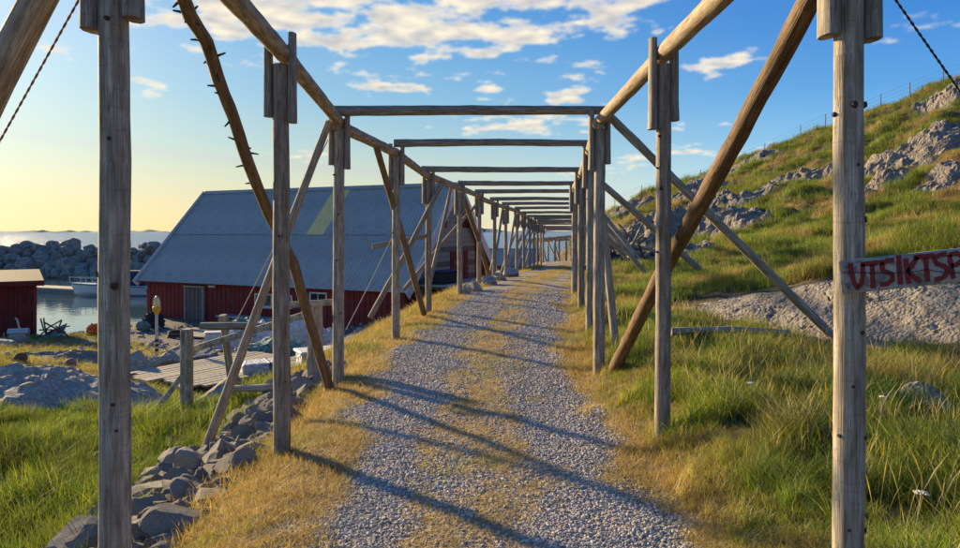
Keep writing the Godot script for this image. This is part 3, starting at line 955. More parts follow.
func make_rack():
	var rack := thing("fish_drying_rack", "long weathered wooden fish drying rack with poles spanning the gravel track", "drying rack", Vector3.ZERO)
	var n := PD.size()
	var lp := []; var rp := []
	for i in n:
		var rl: float = [0.057, 0.063, 0.062, 0.059][i] if i < 4 else 0.058
		var rr: float = [0.056, 0.057, 0.062, 0.060][i] if i < 4 else 0.060
		lp.append(make_post(rack, PL[i], PD[i], BEAM_Y[i] - 0.075, rl, i))
		rp.append(make_post(rack, PR[i], PD[i], BEAM_Y[i] - 0.075, rr, i))
	# knots, measured up from the foot of the post
	var g0: float = (lp[0] as Node3D).position.y
	knots(lp[0], 3, 0.057, [[1.385 - g0, 68, 0.013], [1.43 - g0, 172, 0.015], [1.02 - g0, 170, 0.007], [0.93 - g0, 72, 0.007], [1.95 - g0, 88, 0.006], [2.41 - g0, 95, 0.009], [0.83 - g0, 60, 0.006], [1.28 - g0, 175, 0.008]])
	var g1: float = (rp[0] as Node3D).position.y
	knots(rp[0], 3, 0.056, [[2.08 - g1, 75 + 20, 0.012], [2.085 - g1, 20, 0.012], [2.05 - g1, 178, 0.009], [1.64 - g1, 25, 0.012], [1.205 - g1, 62, 0.009], [0.805 - g1, 150, 0.008], [0.80 - g1, 40, 0.010], [0.45 - g1, 115, 0.008], [0.44 - g1, 28, 0.010], [1.85 - g1, 80, 0.006], [1.0 - g1, 100, 0.006]])
	for i in range(1, 8):
		for side in 2:
			var p: Node3D = lp[i] if side == 0 else rp[i]
			var list := []
			for k in 5: list.append([rng.randf_range(0.4, 2.7), rng.randf_range(10, 170), rng.randf_range(0.006, 0.011)])
			knots(p as MeshInstance3D, 3, 0.058, list)
	# long beams lying on the posts, each log two bays long
	for side in 2:
		var X: Array = PL if side == 0 else PR
		var start := [X[0] * 1.0, BEAM_Y[0] + 0.02, -0.2]
		var i := -1
		var flip := 1
		while i < n - 1:
			var pts := []
			var stop := mini(i + (3 if i < 0 else 2), n - 1)
			for k in range(i, stop + 1):
				if k < 0: pts.append(Vector3(X[0] + (0.06 if side == 1 else -0.03), 3.06, 0.5))
				else: pts.append(Vector3(X[k] + 0.008 * flip, BEAM_Y[k] + 0.012 * flip, -PD[k]))
			var d0: Vector3 = (pts[-1] - pts[-2]).normalized()
			pts[-1] += d0 * 0.22
			if i >= 0: pts[0] -= (pts[1] - pts[0]).normalized() * 0.12 + Vector3(0.0, 0.02, 0.0)
			log_part(rack, "beam", pts, 0.076 if i < 2 else 0.068, 0.060, M.beam, 14, 0.12)
			flip = -flip
			i = stop
	# poles laid across the beams
	for i in range(2, n):
		var a := Vector3(PL[i] - rng.randf_range(0.02, 0.16), BEAM_Y[i] + 0.12, -PD[i] + 0.02)
		var b := Vector3(PR[i] + rng.randf_range(0.03, 0.22), BEAM_Y[i] + 0.12 + rng.randf_range(-0.01, 0.02), -PD[i] + rng.randf_range(-0.05, 0.05))
		log_part(rack, "cross_pole", [a, a.lerp(b, 0.5) + Vector3(0, rng.randf_range(-0.02, 0.02), 0), b], 0.058, 0.048, M.post_b, 10, 0.12)
	for i in 3:
		var dd := 42.5 + i * 2.2
		log_part(rack, "cross_pole", [Vector3(3.8 + i * 0.3, 1.93 - i * 0.09, -dd), Vector3(6.8 + i * 0.3, 1.93 - i * 0.09, -dd)], 0.055, 0.05, M.post_b, 8)
	# long braces in the plane of each row, foot of one post to the head of another
	log_part(rack, "brace", [Vector3(1.43, 0.14, -7.46), Vector3(1.50, 1.22, -5.85), Vector3(1.55, 2.10, -4.35), Vector3(1.60, 3.05, -2.80)], 0.064, 0.052, M.bark_brace, 14, 0.2)
	var bent := [px(330, 389, 7.5), px(310, 322, 6.9), px(293, 262, 6.35), px(268, 212, 5.75), px(249, 165, 5.2), px(234, 118, 4.8), px(218, 78, 4.45), px(207, 42, 4.2), px(190, 16, 3.95), px(176, -22, 3.65), px(150, -70, 3.3)]
	var bb := log_part(rack, "brace", bent, 0.050, 0.038, M.brace, 12, 0.16)
	for k in 20:   # broken twig stubs along the crooked brace
		var t := rng.randf_range(3.4, 9.3)
		var i2 := int(t)
		var at: Vector3 = (bent[i2] as Vector3).lerp(bent[i2 + 1], t - i2) - bent[0]
		var dir := Vector3(rng.randfn(), rng.randfn() * 0.4 - 0.35, rng.randfn()).normalized()
		part(bb, "twig_stub", tube([at + dir * 0.025, at + dir * rng.randf_range(0.065, 0.10)], 0.010, 0.005, 6), M.knot)
	log_part(rack, "brace", [px(424, 314, 12.2), px(400, 228, 10.6), px(375, 142, 9.1)], 0.052, 0.044, M.brace)
	log_part(rack, "brace", [px(490, 279, 19.6), px(478, 238, 17.6), px(463, 196, 15.4)], 0.062, 0.052, M.brace)
	# outer struts down to the ground
	log_part(rack, "strut", [px(205, 452, 6.9), px(265, 290, 7.1), px(329, 122, 7.5)], 0.048, 0.04, M.beam)
	log_part(rack, "strut", [Vector3(-3.6, -0.9, -2.85), Vector3(-2.5, 1.1, -2.8), Vector3(-1.50, 2.98, -2.76)], 0.075, 0.062, M.beam)
	log_part(rack, "strut", [px(605, 112, 7.75), px(715, 220, 8.2), px(834, 338, 8.6)], 0.048, 0.055, M.post)
	log_part(rack, "strut", [px(584, 168, 12.8), px(640, 217, 13.3), px(700, 270, 13.8)], 0.06, 0.066, M.post)
	log_part(rack, "strut", [px(603, 215, 8.6), px(609, 280, 8.5), px(616, 352, 8.4)], 0.045, 0.05, M.post)
	log_part(rack, "strut", [px(370, 318, 12.0), px(408, 250, 12.3), px(443, 181, 12.7)], 0.05, 0.042, M.post_b)
	log_part(rack, "strut", [px(428, 290, 14.6), px(440, 240, 14.9), px(451, 188, 15.2)], 0.045, 0.035, M.post_b)
	log_part(rack, "strut", [px(404, 290, 16.5), px(440, 246, 17.0), px(476, 205, 17.7)], 0.05, 0.04, M.post_b)
	log_part(rack, "strut", [px(372, 247, 12.4), px(400, 241, 12.5), px(429, 235, 12.7)], 0.042, 0.036, M.post_b)
	log_part(rack, "strut", [px(487, 286, 21.0), px(497, 246, 21.5), px(503, 206, 22.6)], 0.05, 0.04, M.post_b)
	log_part(rack, "strut", [px(505, 278, 24.5), px(511, 240, 24.9), px(516, 210, 25.2)], 0.05, 0.04, M.post)
	for k in range(10, 15):
		var xx: float = PL[k]
		log_part(rack, "strut", [gpos(xx - 1.1, PD[k] - 0.6, -0.05), Vector3(xx - 0.5, 1.2, -PD[k] + 0.3), Vector3(xx - 0.02, BEAM_Y[k], -PD[k])], 0.05, 0.04, M.post)
	for k in range(5, 12, 2):
		var xr: float = PR[k]
		log_part(rack, "strut", [gpos(xr + 1.7, PD[k] + 0.3, -0.05), Vector3(xr + 0.03, BEAM_Y[k], -PD[k])], 0.055, 0.045, M.post)

func make_far_racks():
	var t := thing("low_drying_rack", "low sunlit drying rack standing beyond the end of the track", "drying rack", Vector3.ZERO)
	for q in [[526, 239, 46.0], [536, 238, 48.0], [548, 240, 50.0], [555, 238, 47.0], [559, 238, 49.0], [566, 237, 47.0], [571, 236, 48.0], [577, 235, 47.0], [585, 235, 48.0]]:
		var top: Vector3 = px(q[0], q[1], q[2])
		log_part(t, "post", [Vector3(top.x, gy(top.x, q[2]) - 0.1, top.z), top], 0.08, 0.07, M.post, 8)
	log_part(t, "beam", [px(520, 240, 46.0), px(550, 238.5, 47.0), px(590, 234.5, 47.5)], 0.09, 0.08, M.beam, 8)
	log_part(t, "beam", [px(530, 241, 50.0), px(560, 240, 50.0), px(592, 238, 50.0)], 0.09, 0.08, M.beam, 8)
	for k in 5:
		log_part(t, "cross_pole", [px(540 + k * 9, 238.5 - k * 0.7, 46.0), px(541 + k * 8.6, 238 - k * 0.6, 51.0)], 0.07, 0.06, M.post, 8)
	for k in 8:
		var x0 := rng.randf_range(2.9, 6.8)
		log_part(t, "leaning_pole", [gpos(x0, 46.5 + rng.randf() * 2.0, -0.05), Vector3(x0 + rng.randf_range(-0.8, 0.8), rng.randf_range(0.6, 1.1), -48.5)], 0.06, 0.05, M.post, 8)
	# the heap of old rack poles beside the hill
	var h := thing("pole_heap", "grey heap of discarded rack poles piled at the foot of the hill", "pole heap", gpos(5.0, 23.0))
	var o := h.position
	for k in 34:
		var a := px(rng.randf_range(600, 645), rng.randf_range(240, 272), 23.0) + Vector3(0, 0, rng.randf_range(-1.6, 1.2))
		var dir := Vector3(rng.randf_range(-1, 1), rng.randf_range(-0.55, 0.6), rng.randf_range(-0.6, 0.6)).normalized() * rng.randf_range(0.5, 1.2)
		var lo := minf((a + dir).y, (a - dir).y)
		var gl := gy(a.x, -a.z)
		if lo < gl: a.y += gl - lo
		log_part(h, "pole", [a + dir - o, a - dir - o], 0.05, 0.035, M.post if k % 3 else M.plank_dark, 7)
	log_part(h, "pole", [px(603, 215, 22.0) - o, px(646, 268, 21.2) - o], 0.075, 0.085, M.post, 8)
	log_part(h, "pole", [px(601, 222, 22.6) - o, px(632, 262, 22.0) - o], 0.07, 0.07, M.post, 8)
	log_part(h, "pole", [px(600, 232, 23.5) - o, px(640, 254, 22.8) - o], 0.06, 0.06, M.post_b, 8)
	log_part(h, "pole", [px(612, 244, 22.0) - o, px(654, 249, 23.0) - o], 0.05, 0.06, M.post, 8)
	for q in [[606, 275, 22.3, 0.55], [622, 277, 22.0, 0.5], [637, 274, 22.6, 0.55], [648, 271, 23.5, 0.5], [612, 268, 24.0, 0.7], [630, 266, 24.2, 0.6]]:
		var p := px(q[0], q[1], q[2])
		var s := part(self, "net_heap", stone_mesh(int(q[0]), 2, 4, Vector3(q[3] * 1.2, q[3] * 0.7, q[3]), 0.5), M.dark, gpos(p.x, q[2], 0.12))
		tag(s, "dark bundle of old netting tucked under the heap of grey poles", "net heap", "net bundles under the pole heap")

# ---------------------------------------------------------------- boathouse
func corrugated(width: float, length: float) -> ArrayMesh:
	var prof := []
	var n := int(round(width / 0.21))
	for k in n:
		var o := width * k / n
		var p := width / n
		prof.append_array([Vector2(o, 0), Vector2(o + p * 0.55, 0), Vector2(o + p * 0.65, 0.013), Vector2(o + p * 0.88, 0.013)])
	prof.append(Vector2(width + 0.012, 0))
	var t := PackedVector3Array()
	for i in prof.size() - 1:
		var a: Vector2 = prof[i]
		var b: Vector2 = prof[i + 1]
		face(t, Vector3(a.x, a.y, 0), Vector3(b.x, b.y, 0), Vector3(b.x, b.y, length), Vector3(a.x, a.y, length))
		face(t, Vector3(a.x, a.y - 0.004, length), Vector3(b.x, b.y - 0.004, length), Vector3(b.x, b.y - 0.004, 0), Vector3(a.x, a.y - 0.004, 0))
	return flat_mesh(t)

# a wall of upright boards from (0,0) to (w,h), faces +z; every second board stands proud
func board_wall(w: float, h: float, step := 0.15) -> ArrayMesh:
	var t := PackedVector3Array()
	var n := int(round(w / step))
	for k in n:
		var c := (k + 0.5) * w / n
		var proud := 0.022 if k % 2 else 0.0
		box_tris(t, Vector3(c, h / 2, proud - 0.05), Vector3(w / n - 0.004, h, 0.10), 0.006)
	return flat_mesh(t)

func window_part(parent: Node, x: float, y: float, w: float, h: float, z: float):
	var t := PackedVector3Array()
	for s in [-1, 1]:
		box_tris(t, Vector3(s * (w / 2 + 0.04), 0, 0), Vector3(0.08, h + 0.16, 0.06), 0.006)
		box_tris(t, Vector3(0, s * (h / 2 + 0.04), 0.002), Vector3(w, 0.08, 0.056), 0.006)
	var f := part(parent, "window", flat_mesh(t), M.white, Vector3(x, y, z))
	part(f, "pane", box_mesh(Vector3(w, h, 0.012), 0.0), M.glass, Vector3(0, 0, -0.005))
	part(f, "mullion", box_mesh(Vector3(0.04, h, 0.03), 0.003), M.white, Vector3(0, 0, 0.012))
	part(f, "sill", box_mesh(Vector3(w + 0.26, 0.04, 0.10), 0.006), M.white, Vector3(0, -h / 2 - 0.10, 0.03))

func make_boathouse():
	var L := 16.8
	var ev := 2.216
	var rise := 4.83
	var run := 4.58
	var sl := sqrt(rise * rise + run * run)
	var h := thing("boathouse", "big dark red boathouse with steep grey corrugated roof beside the harbour", "boathouse", Vector3(-18.1, -3.1, -37.0), -asin(0.441))
	part(h, "wall", board_wall(16.15, 2.46), M.red, Vector3(0.25, -0.1, -0.38)).set_meta("label", "dark red board wall under the eave")
	part(h, "wall", board_wall(8.3, 2.46), M.red, Vector3(0.25, -0.1, -8.75), Basis(Vector3.UP, -PI / 2))
	part(h, "wall", board_wall(16.15, 2.46), M.red, Vector3(16.4, -0.1, -8.8), Basis(Vector3.UP, PI))
	part(h, "wall", board_wall(8.3, 2.46), M.red, Vector3(16.45, -0.1, -0.42), Basis(Vector3.UP, PI / 2))
	# roof sheets in two rows on each slope
	var up := corrugated(1.05, sl / 2 + 0.12)
	var fb := Basis(Vector3.RIGHT, Vector3(0, run, rise) / sl, Vector3(0, -rise, run) / sl)
	var bb := Basis(Vector3.LEFT, Vector3(0, run, -rise) / sl, Vector3(0, -rise, -run) / sl)
	var ridge := Vector3(0, ev + rise, -run)
	for row in 2:
		for k in 16:
			var nn: Vector3 = fb.y * (0.03 if row == 0 else 0.0) + fb.y * rng.randf_range(0.0, 0.004)
			var at := ridge + Vector3(k * 1.05, 0, 0) + fb.z * (row * sl / 2) + nn
			var m: Material = M.skylight if row == 0 and k == 9 else M.roof_metal
			var p := part(h, "roof_sheet", up, m, at, fb)
			if m == M.skylight: p.set_meta("label", "yellowed translucent roof sheet")
			part(h, "roof_sheet", up, M.roof_metal, ridge + Vector3((k + 1) * 1.05, 0, 0) + bb.z * (row * sl / 2) + bb.y * (0.03 if row == 0 else 0.0), bb)
	var rc := PackedVector3Array()
	for s in [fb, bb]:
		var b: Basis = s
		box_tris(rc, ridge + Vector3(L / 2, 0, 0) + b.y * 0.066 + b.z * 0.12, Vector3(L, 0.012, 0.26), 0.0, Basis(Vector3.RIGHT, b.y, b.z))
	part(h, "ridge_cap", flat_mesh(rc), M.roof_metal)
	# rafters' end boards and fascia
	plank(h, "fascia", Vector3(0.02, ev - 0.09, -0.03), Vector3(L - 0.05, ev - 0.09, -0.03), 0.14, 0.03, M.red_dull)
	for e in [0.0, 1.0]:
		var x: float = -0.03 if e == 0.0 else L + 0.03
		for s in [-1, 1]:
			var low := Vector3(x, ev - 0.22, -run + s * (run + 0.12))
			var high := Vector3(x, ev + rise - 0.10, -run + s * 0.02)
			plank(h, "bargeboard", low, high, 0.42, 0.05, M.white, Vector3.UP)
	# gable of level boards, grey and red, under the deep overhang
	var y := 2.36
	var k2 := 0
	while y < ev + rise - 0.35:
		var half := (ev + rise - (y + 0.24)) * run / rise - 0.05
		var red := y > 4.75 and y < 5.2
		var segs := [[-half, half, M.plank if not red else M.red]]
		if y < 4.7 and half > 2.5: segs = [[-half, 2.4, M.plank if k2 % 3 else M.plank_dark], [2.405, half, M.red]]
		if red and half > 1.0: segs = [[-half, -0.55, M.red], [-0.545, 0.35, M.plank], [0.355, half, M.red]]
		for s in segs:
			var zz0: float = -run - s[0]
			var zz1: float = -run - s[1]
			plank(h, "gable_board", Vector3(16.41 + rng.randf_range(0, 0.012), y + 0.115, zz0), Vector3(16.41 + rng.randf_range(0, 0.012), y + 0.115, zz1), 0.225, 0.04, s[2], Vector3.UP)
		y += 0.232
		k2 += 1
	var gd := part(h, "door", board_wall(1.75, 1.40, 0.19), M.red, Vector3(16.51, 2.36, -4.35), Basis(Vector3.UP, PI / 2))
	gd.set_meta("label", "red boarded gable door")
	part(gd, "handle", box_mesh(Vector3(0.03, 0.18, 0.05), 0.006), M.steel, Vector3(0.25, 0.85, 0.05))
	# grey door in the long wall, with a frame
	var d := part(h, "door", board_wall(1.16, 1.95, 0.145), M.plank_dark, Vector3(3.3, -0.1, -0.28))
	d.set_meta("label", "weathered grey plank door")
	var fr := PackedVector3Array()
	box_tris(fr, Vector3(-0.06, 0.98, 0.0), Vector3(0.11, 2.0, 0.12), 0.006)
	box_tris(fr, Vector3(1.22, 0.98, 0.0), Vector3(0.11, 2.0, 0.12), 0.006)
	box_tris(fr, Vector3(0.58, 2.03, 0.003), Vector3(1.5, 0.10, 0.16), 0.006)
	part(d, "door_frame", flat_mesh(fr), M.plank)
	part(d, "handle", box_mesh(Vector3(0.03, 0.16, 0.05), 0.006), M.steel, Vector3(1.02, 0.95, 0.05))
	window_part(h, 8.45, 1.42, 0.95, 0.5, -0.32)
	window_part(h, 9.9, 1.44, 0.5, 0.44, -0.32)
	window_part(h, 11.75, 1.68, 0.85, 0.36, -0.32)
	var wl := part(h, "wall_lamp", box_mesh(Vector3(0.42, 0.16, 0.18), 0.04), M.white, Vector3(5.15, 2.0, -0.24))
	part(wl, "bracket", box_mesh(Vector3(0.10, 0.10, 0.12), 0.01), M.steel, Vector3(0, 0.02, -0.09))
	log_part(h, "pipe", [Vector3(6.3, 2.0, -0.26), Vector3(6.35, 1.5, -0.24), Vector3(6.6, 1.1, -0.24)], 0.02, 0.02, M.rope, 6, 0.0)
	# the landing at the gable
	var pf := thing("loading_platform", "grey planked landing in front of the boathouse gable", "platform", Vector3(-18.1, -3.1, -37.0), -asin(0.441))
	for k in 12:
		part(pf, "plank", box_mesh(Vector3(3.6, 0.06, 0.44), 0.008), M.plank_pale if k % 3 else M.plank, Vector3(18.4, 2.36 + 0.004 * (k % 2), -1.2 - k * 0.45))
	for q in [[16.8, -1.2], [19.9, -1.2], [16.8, -6.0], [19.9, -6.0], [18.3, -1.2], [18.3, -6.0]]:
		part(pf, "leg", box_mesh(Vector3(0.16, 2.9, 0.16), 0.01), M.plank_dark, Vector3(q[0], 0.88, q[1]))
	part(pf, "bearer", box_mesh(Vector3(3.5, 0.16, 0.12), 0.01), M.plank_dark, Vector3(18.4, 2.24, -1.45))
	var bin := thing("storage_bin", "dark covered bin standing on the landing by the gable door", "bin", pf.transform * Vector3(17.3, 2.394, -2.3), -asin(0.441))
	part(bin, "body", box_mesh(Vector3(0.7, 0.5, 1.5), 0.05, Vector3(0, 0.25, 0)), M.dark)
	part(bin, "lid", box_mesh(Vector3(0.78, 0.08, 1.58), 0.03, Vector3(0, 0.55, 0)), M.navy)
	# small grey-roofed store behind
	var s2 := thing("grey_store", "small store with a dark grey pitched roof behind the boathouse gable", "shed", Vector3(1.6, -2.4, -45.0), -0.2)
	part(s2, "wall", board_wall(4.0, 2.0), M.plank_dark, Vector3(-2.0, 0, 1.5))
	part(s2, "wall", board_wall(3.0, 2.0), M.plank_dark, Vector3(2.0, 0, 1.5), Basis(Vector3.UP, PI / 2))
	part(s2, "wall", board_wall(3.0, 2.0), M.plank_dark, Vector3(-2.0, 0, -1.5), Basis(Vector3.UP, -PI / 2))
	for s in [-1, 1]:
		var tt := PackedVector3Array()
		box_tris(tt, Vector3.ZERO, Vector3(4.5, 0.08, 2.1), 0.01)
		part(s2, "roof", flat_mesh(tt), M.roof_metal, Vector3(0, 2.42, s * 0.84), Basis(Vector3.RIGHT, s * 0.5))

func make_shed():
	var s := thing("red_shed", "small dark red shed with a shallow grey roof at the harbour edge", "shed", Vector3(-17.1, -2.62, -27.0), 0.60)
	part(s, "wall", board_wall(4.0, 2.25), M.red_dull, Vector3(-4.0, 0, 0))
	part(s, "wall", board_wall(3.6, 2.25), M.red_dull, Vector3(0, 0, 0), Basis(Vector3.UP, PI / 2))
	part(s, "wall", board_wall(3.6, 2.25), M.red_dull, Vector3(-4.0, 0, -3.6), Basis(Vector3.UP, -PI / 2))
	part(s, "wall", board_wall(4.0, 2.25), M.red_dull, Vector3(0, 0, -3.6), Basis(Vector3.UP, PI))
	var b := Basis(Vector3.RIGHT, 0.06)
	part(s, "roof", box_mesh(Vector3(4.5, 0.06, 4.2), 0.01), M.shed_roof, Vector3(-2.0, 2.46, -1.8), b)
	part(s, "fascia", box_mesh(Vector3(4.5, 0.18, 0.04), 0.008), M.red_dull, Vector3(-2.0, 2.25, 0.28), b)
	part(s, "fascia", box_mesh(Vector3(0.04, 0.18, 4.2), 0.008), M.red_dull, Vector3(0.22, 2.36, -1.8), b)
	part(s, "corner_board", box_mesh(Vector3(0.12, 2.2, 0.04), 0.006), M.red, Vector3(-0.05, 1.1, 0.045))

# ---------------------------------------------------------------- harbour
func make_harbour():
	var bw := thing("breakwater", "grey boulder breakwater sheltering the harbour from the open sea", "breakwater", Vector3(-48, SEA_Y, -88))
	var kinds := []
	for k in 9: kinds.append(stone_mesh(300 + k, 2, 10, Vector3(1, 0.8, 0.9), 0.08))
	for row in 5:
		var n := 24
		for k in n:
			var s := rng.randf_range(0.85, 1.45) * (1.1 if row < 2 else 0.95)
			var y := 0.1 + row * 0.82 + rng.randf_range(-0.2, 0.25)
			if row == 4 and rng.randf() < 0.25: y -= 0.4
			var at := Vector3(-20.0 + (k + rng.randf_range(-0.3, 0.3) + (row % 2) * 0.5) * 1.62, y, 5.0 - row * 1.1 + rng.randf_range(-0.4, 0.4))
			part(bw, "stone", kinds[rng.randi() % 9], M.rock_dark, at, Basis.from_euler(Vector3(rng.randf() * 6, rng.randf() * 6, rng.randf() * 6)).scaled(Vector3.ONE * s))
	var core := PackedVector3Array()
	box_tris(core, Vector3(0, 1.0, -1.5), Vector3(40, 3.2, 5.0), 1.2)
	part(bw, "core", flat_mesh(core), M.rock_dark)
	# floating pontoon
	var pt := thing("pontoon", "sunlit wooden floating pontoon moored in the harbour", "pontoon", Vector3(-36.5, SEA_Y, -62.0), -0.42)
	for k in 22:
		part(pt, "deck_plank", box_mesh(Vector3(0.43, 0.06, 2.0), 0.01), M.plank_pale if k % 4 else M.plank, Vector3(-4.95 + k * 0.45, 0.46, 0))
	part(pt, "float", box_mesh(Vector3(9.9, 0.62, 1.8), 0.05), M.concrete, Vector3(-0.2, 0.11, 0))
	part(pt, "edge_beam", box_mesh(Vector3(10.0, 0.2, 0.12), 0.02), M.plank, Vector3(-0.2, 0.40, 1.05))
	# motor boat
	var b := thing("motor_boat", "white motor boat with bow rail and dark canopy moored at the pontoon", "boat", Vector3(-31.2, SEA_Y, -59.5), 0.10)
	b.scale = Vector3.ONE * 0.88
	var st := []
	for k in 13:
		var t := k / 12.0
		var hb := 1.2 * pow(sin(minf(t * 1.25, 1.0) * PI / 2), 0.75) + 0.02
		var sh := 1.25 - 0.35 * t
		st.append([Vector3(-3.5 + 7.0 * t + (0.0 if k else 0.0), -0.35 + 0.55 * pow(1 - t, 4.0), 0), Vector3(-3.55 + 7.05 * t, 0.12 + 0.4 * pow(1 - t, 3.0), hb * 0.72), Vector3(-3.9 + 7.4 * t, sh, hb), Vector3(-3.85 + 7.35 * t, sh + 0.03, hb * 0.9)])
	var hull := PackedVector3Array()
	var deck := PackedVector3Array()
	for k in 12:
		for s in [-1.0, 1.0]:
			var m := Vector3(1, 1, s)
			for j in 3:
				quad_out(hull, st[k][j] * m, st[k + 1][j] * m, st[k + 1][j + 1] * m, st[k][j + 1] * m, Vector3(0, 0.8, 0))
		quad_out(deck, st[k][3], st[k + 1][3], st[k + 1][3] * Vector3(1, 1, -1), st[k][3] * Vector3(1, 1, -1), Vector3(0, -5, 0))
	quad_out(hull, st[12][0], st[12][2], st[12][2] * Vector3(1, 1, -1), st[12][1] * Vector3(1, 1, -1), Vector3.ZERO)
	part(b, "hull", flat_mesh(hull), M.boat)
	part(b, "deck", flat_mesh(deck), M.boat)
	var stripe := PackedVector3Array()
	for k in 12:
		quad_out(stripe, st[k][2] + Vector3(0, -0.10, 0.012), st[k + 1][2] + Vector3(0, -0.10, 0.012), st[k + 1][2] + Vector3(0, -0.03, 0.014), st[k][2] + Vector3(0, -0.03, 0.014), Vector3(0, 0.8, 0))
	part(b, "rubbing_strake", flat_mesh(stripe), M.navy)
	var cab := PackedVector3Array()
	var c0 := [Vector3(-1.4, 1.1, 0.75), Vector3(1.2, 1.0, 0.85), Vector3(1.2, 1.75, 0.7), Vector3(-0.6, 1.75, 0.6)]
	for s in [-1.0, 1.0]:
		var m2 := Vector3(1, 1, s)
		quad_out(cab, c0[0] * m2, c0[1] * m2, c0[2] * m2, c0[3] * m2, Vector3(0, 1.3, 0))
	for k in 4:
		quad_out(cab, c0[k], c0[(k + 1) % 4], c0[(k + 1) % 4] * Vector3(1, 1, -1), c0[k] * Vector3(1, 1, -1), Vector3(0, 1.3, 0))
	part(b, "cabin", flat_mesh(cab), M.boat)
	var cn := PackedVector3Array()
	box_tris(cn, Vector3(2.1, 1.65, 0), Vector3(2.3, 1.5, 1.9), 0.3)
	part(b, "canopy", flat_mesh(cn), M.navy)
	for s in [-1.0, 1.0]:
		var rail := []
		for k in range(0, 7): rail.append(st[k][2] * Vector3(1, 1, s) + Vector3(-0.05, 0.55, 0))
		part(b, "bow_rail", tube(rail, 0.03, 0.03, 6), M.steel)
		for k in [0, 2, 4, 6]:
			part(b, "stanchion", tube([st[k][2] * Vector3(1, 1, s), rail[k]], 0.025, 0.025, 6), M.steel)
	part(b, "mast", tube([Vector3(1.4, 2.3, 0), Vector3(1.4, 3.6, 0)], 0.04, 0.03, 6), M.boat)
	part(b, "radar", box_mesh(Vector3(0.5, 0.14, 0.5), 0.05), M.boat, Vector3(1.4, 3.3, 0))
	var fl := part(b, "flag", box_mesh(Vector3(0.55, 0.4, 0.02), 0.0), M.paint_red, Vector3(3.2, 3.0, 0), Basis(Vector3.FORWARD, 0.3))
	part(fl, "flag_staff", tube([Vector3(0.3, -1.5, 0), Vector3(0.3, 0.25, 0)], 0.03, 0.025, 6), M.boat)

# ---------------------------------------------------------------- rocks
var rock_spots := []
func outcrop(called: String, label: String, category: String, x: float, d: float, ra: float, rb: float, turn: float, h: float, sd: int, mat: Material, group := "", rings := 16, segs := 34, rough := 1.0) -> MeshInstance3D:
	rock_spots.append([x, d, ra, rb, turn])
	var base := gpos(x, d)
	var ct := cos(turn)
	var st := sin(turn)
	var grid := []
	for i in rings + 1:
		var row := []
		for k in segs:
			var r := float(i) / rings
			var a := TAU * k / segs
			var foot := 1.0 + 0.22 * nz.get_noise_2d(cos(a) * 1.3 + sd, sin(a) * 1.3)
			var u := cos(a) * r * foot * ra
			var w := sin(a) * r * foot * rb
			var wx := x + u * ct - w * st
			var wd := d + u * st + w * ct
			# uneven top broken by steps along one direction
			var f := 0.9 / maxf(0.5, minf(ra, rb))
			var strata := nrock.get_noise_3d(u * f * 0.6 + sd * 3.1, w * f * 1.6, sd)
			var fine := nz.get_noise_3d(u * f * 4.0, w * f * 4.0, sd * 1.7)
			var step := u * 0.35 / ra + w * 0.6 / rb + 0.5 * nz.get_noise_2d(u * f + sd, w * f)
			var terr := (floorf(step * 4.0) + smoothstep(0.55, 1.0, step * 4.0 - floorf(step * 4.0))) / 4.0
			var hh := h * (pow(1.0 - r * r, 0.6) * (0.75 + rough * (0.30 * strata + 0.22 * fine + 0.35 * terr))) - 0.10 * r * r
			if called == "rock_slab":
				hh -= 0.07 * smoothstep(0.05, 0.0, absf(nz.get_noise_2d(u * 0.55 + 3.0, w * 0.5 + sd))) * (1.0 - r) + 0.03 * smoothstep(0.06, 0.0, absf(nz.get_noise_2d(u * 1.6 + 13.0, w * 0.9 + sd)))
			row.append(Vector3(wx, gy(wx, wd) + hh, -wd) - base)
		grid.append(row)
	var t := PackedVector3Array()
	for i in rings:
		for k in segs:
			var k1 := (k + 1) % segs
			if i > 0: t.append_array([grid[i][k], grid[i + 1][k1], grid[i][k1]])
			t.append_array([grid[i][k], grid[i + 1][k], grid[i + 1][k1]])
	var o := part(self, called, flat_mesh(t), mat, base)
	tag(o, label, category, group)
	return o

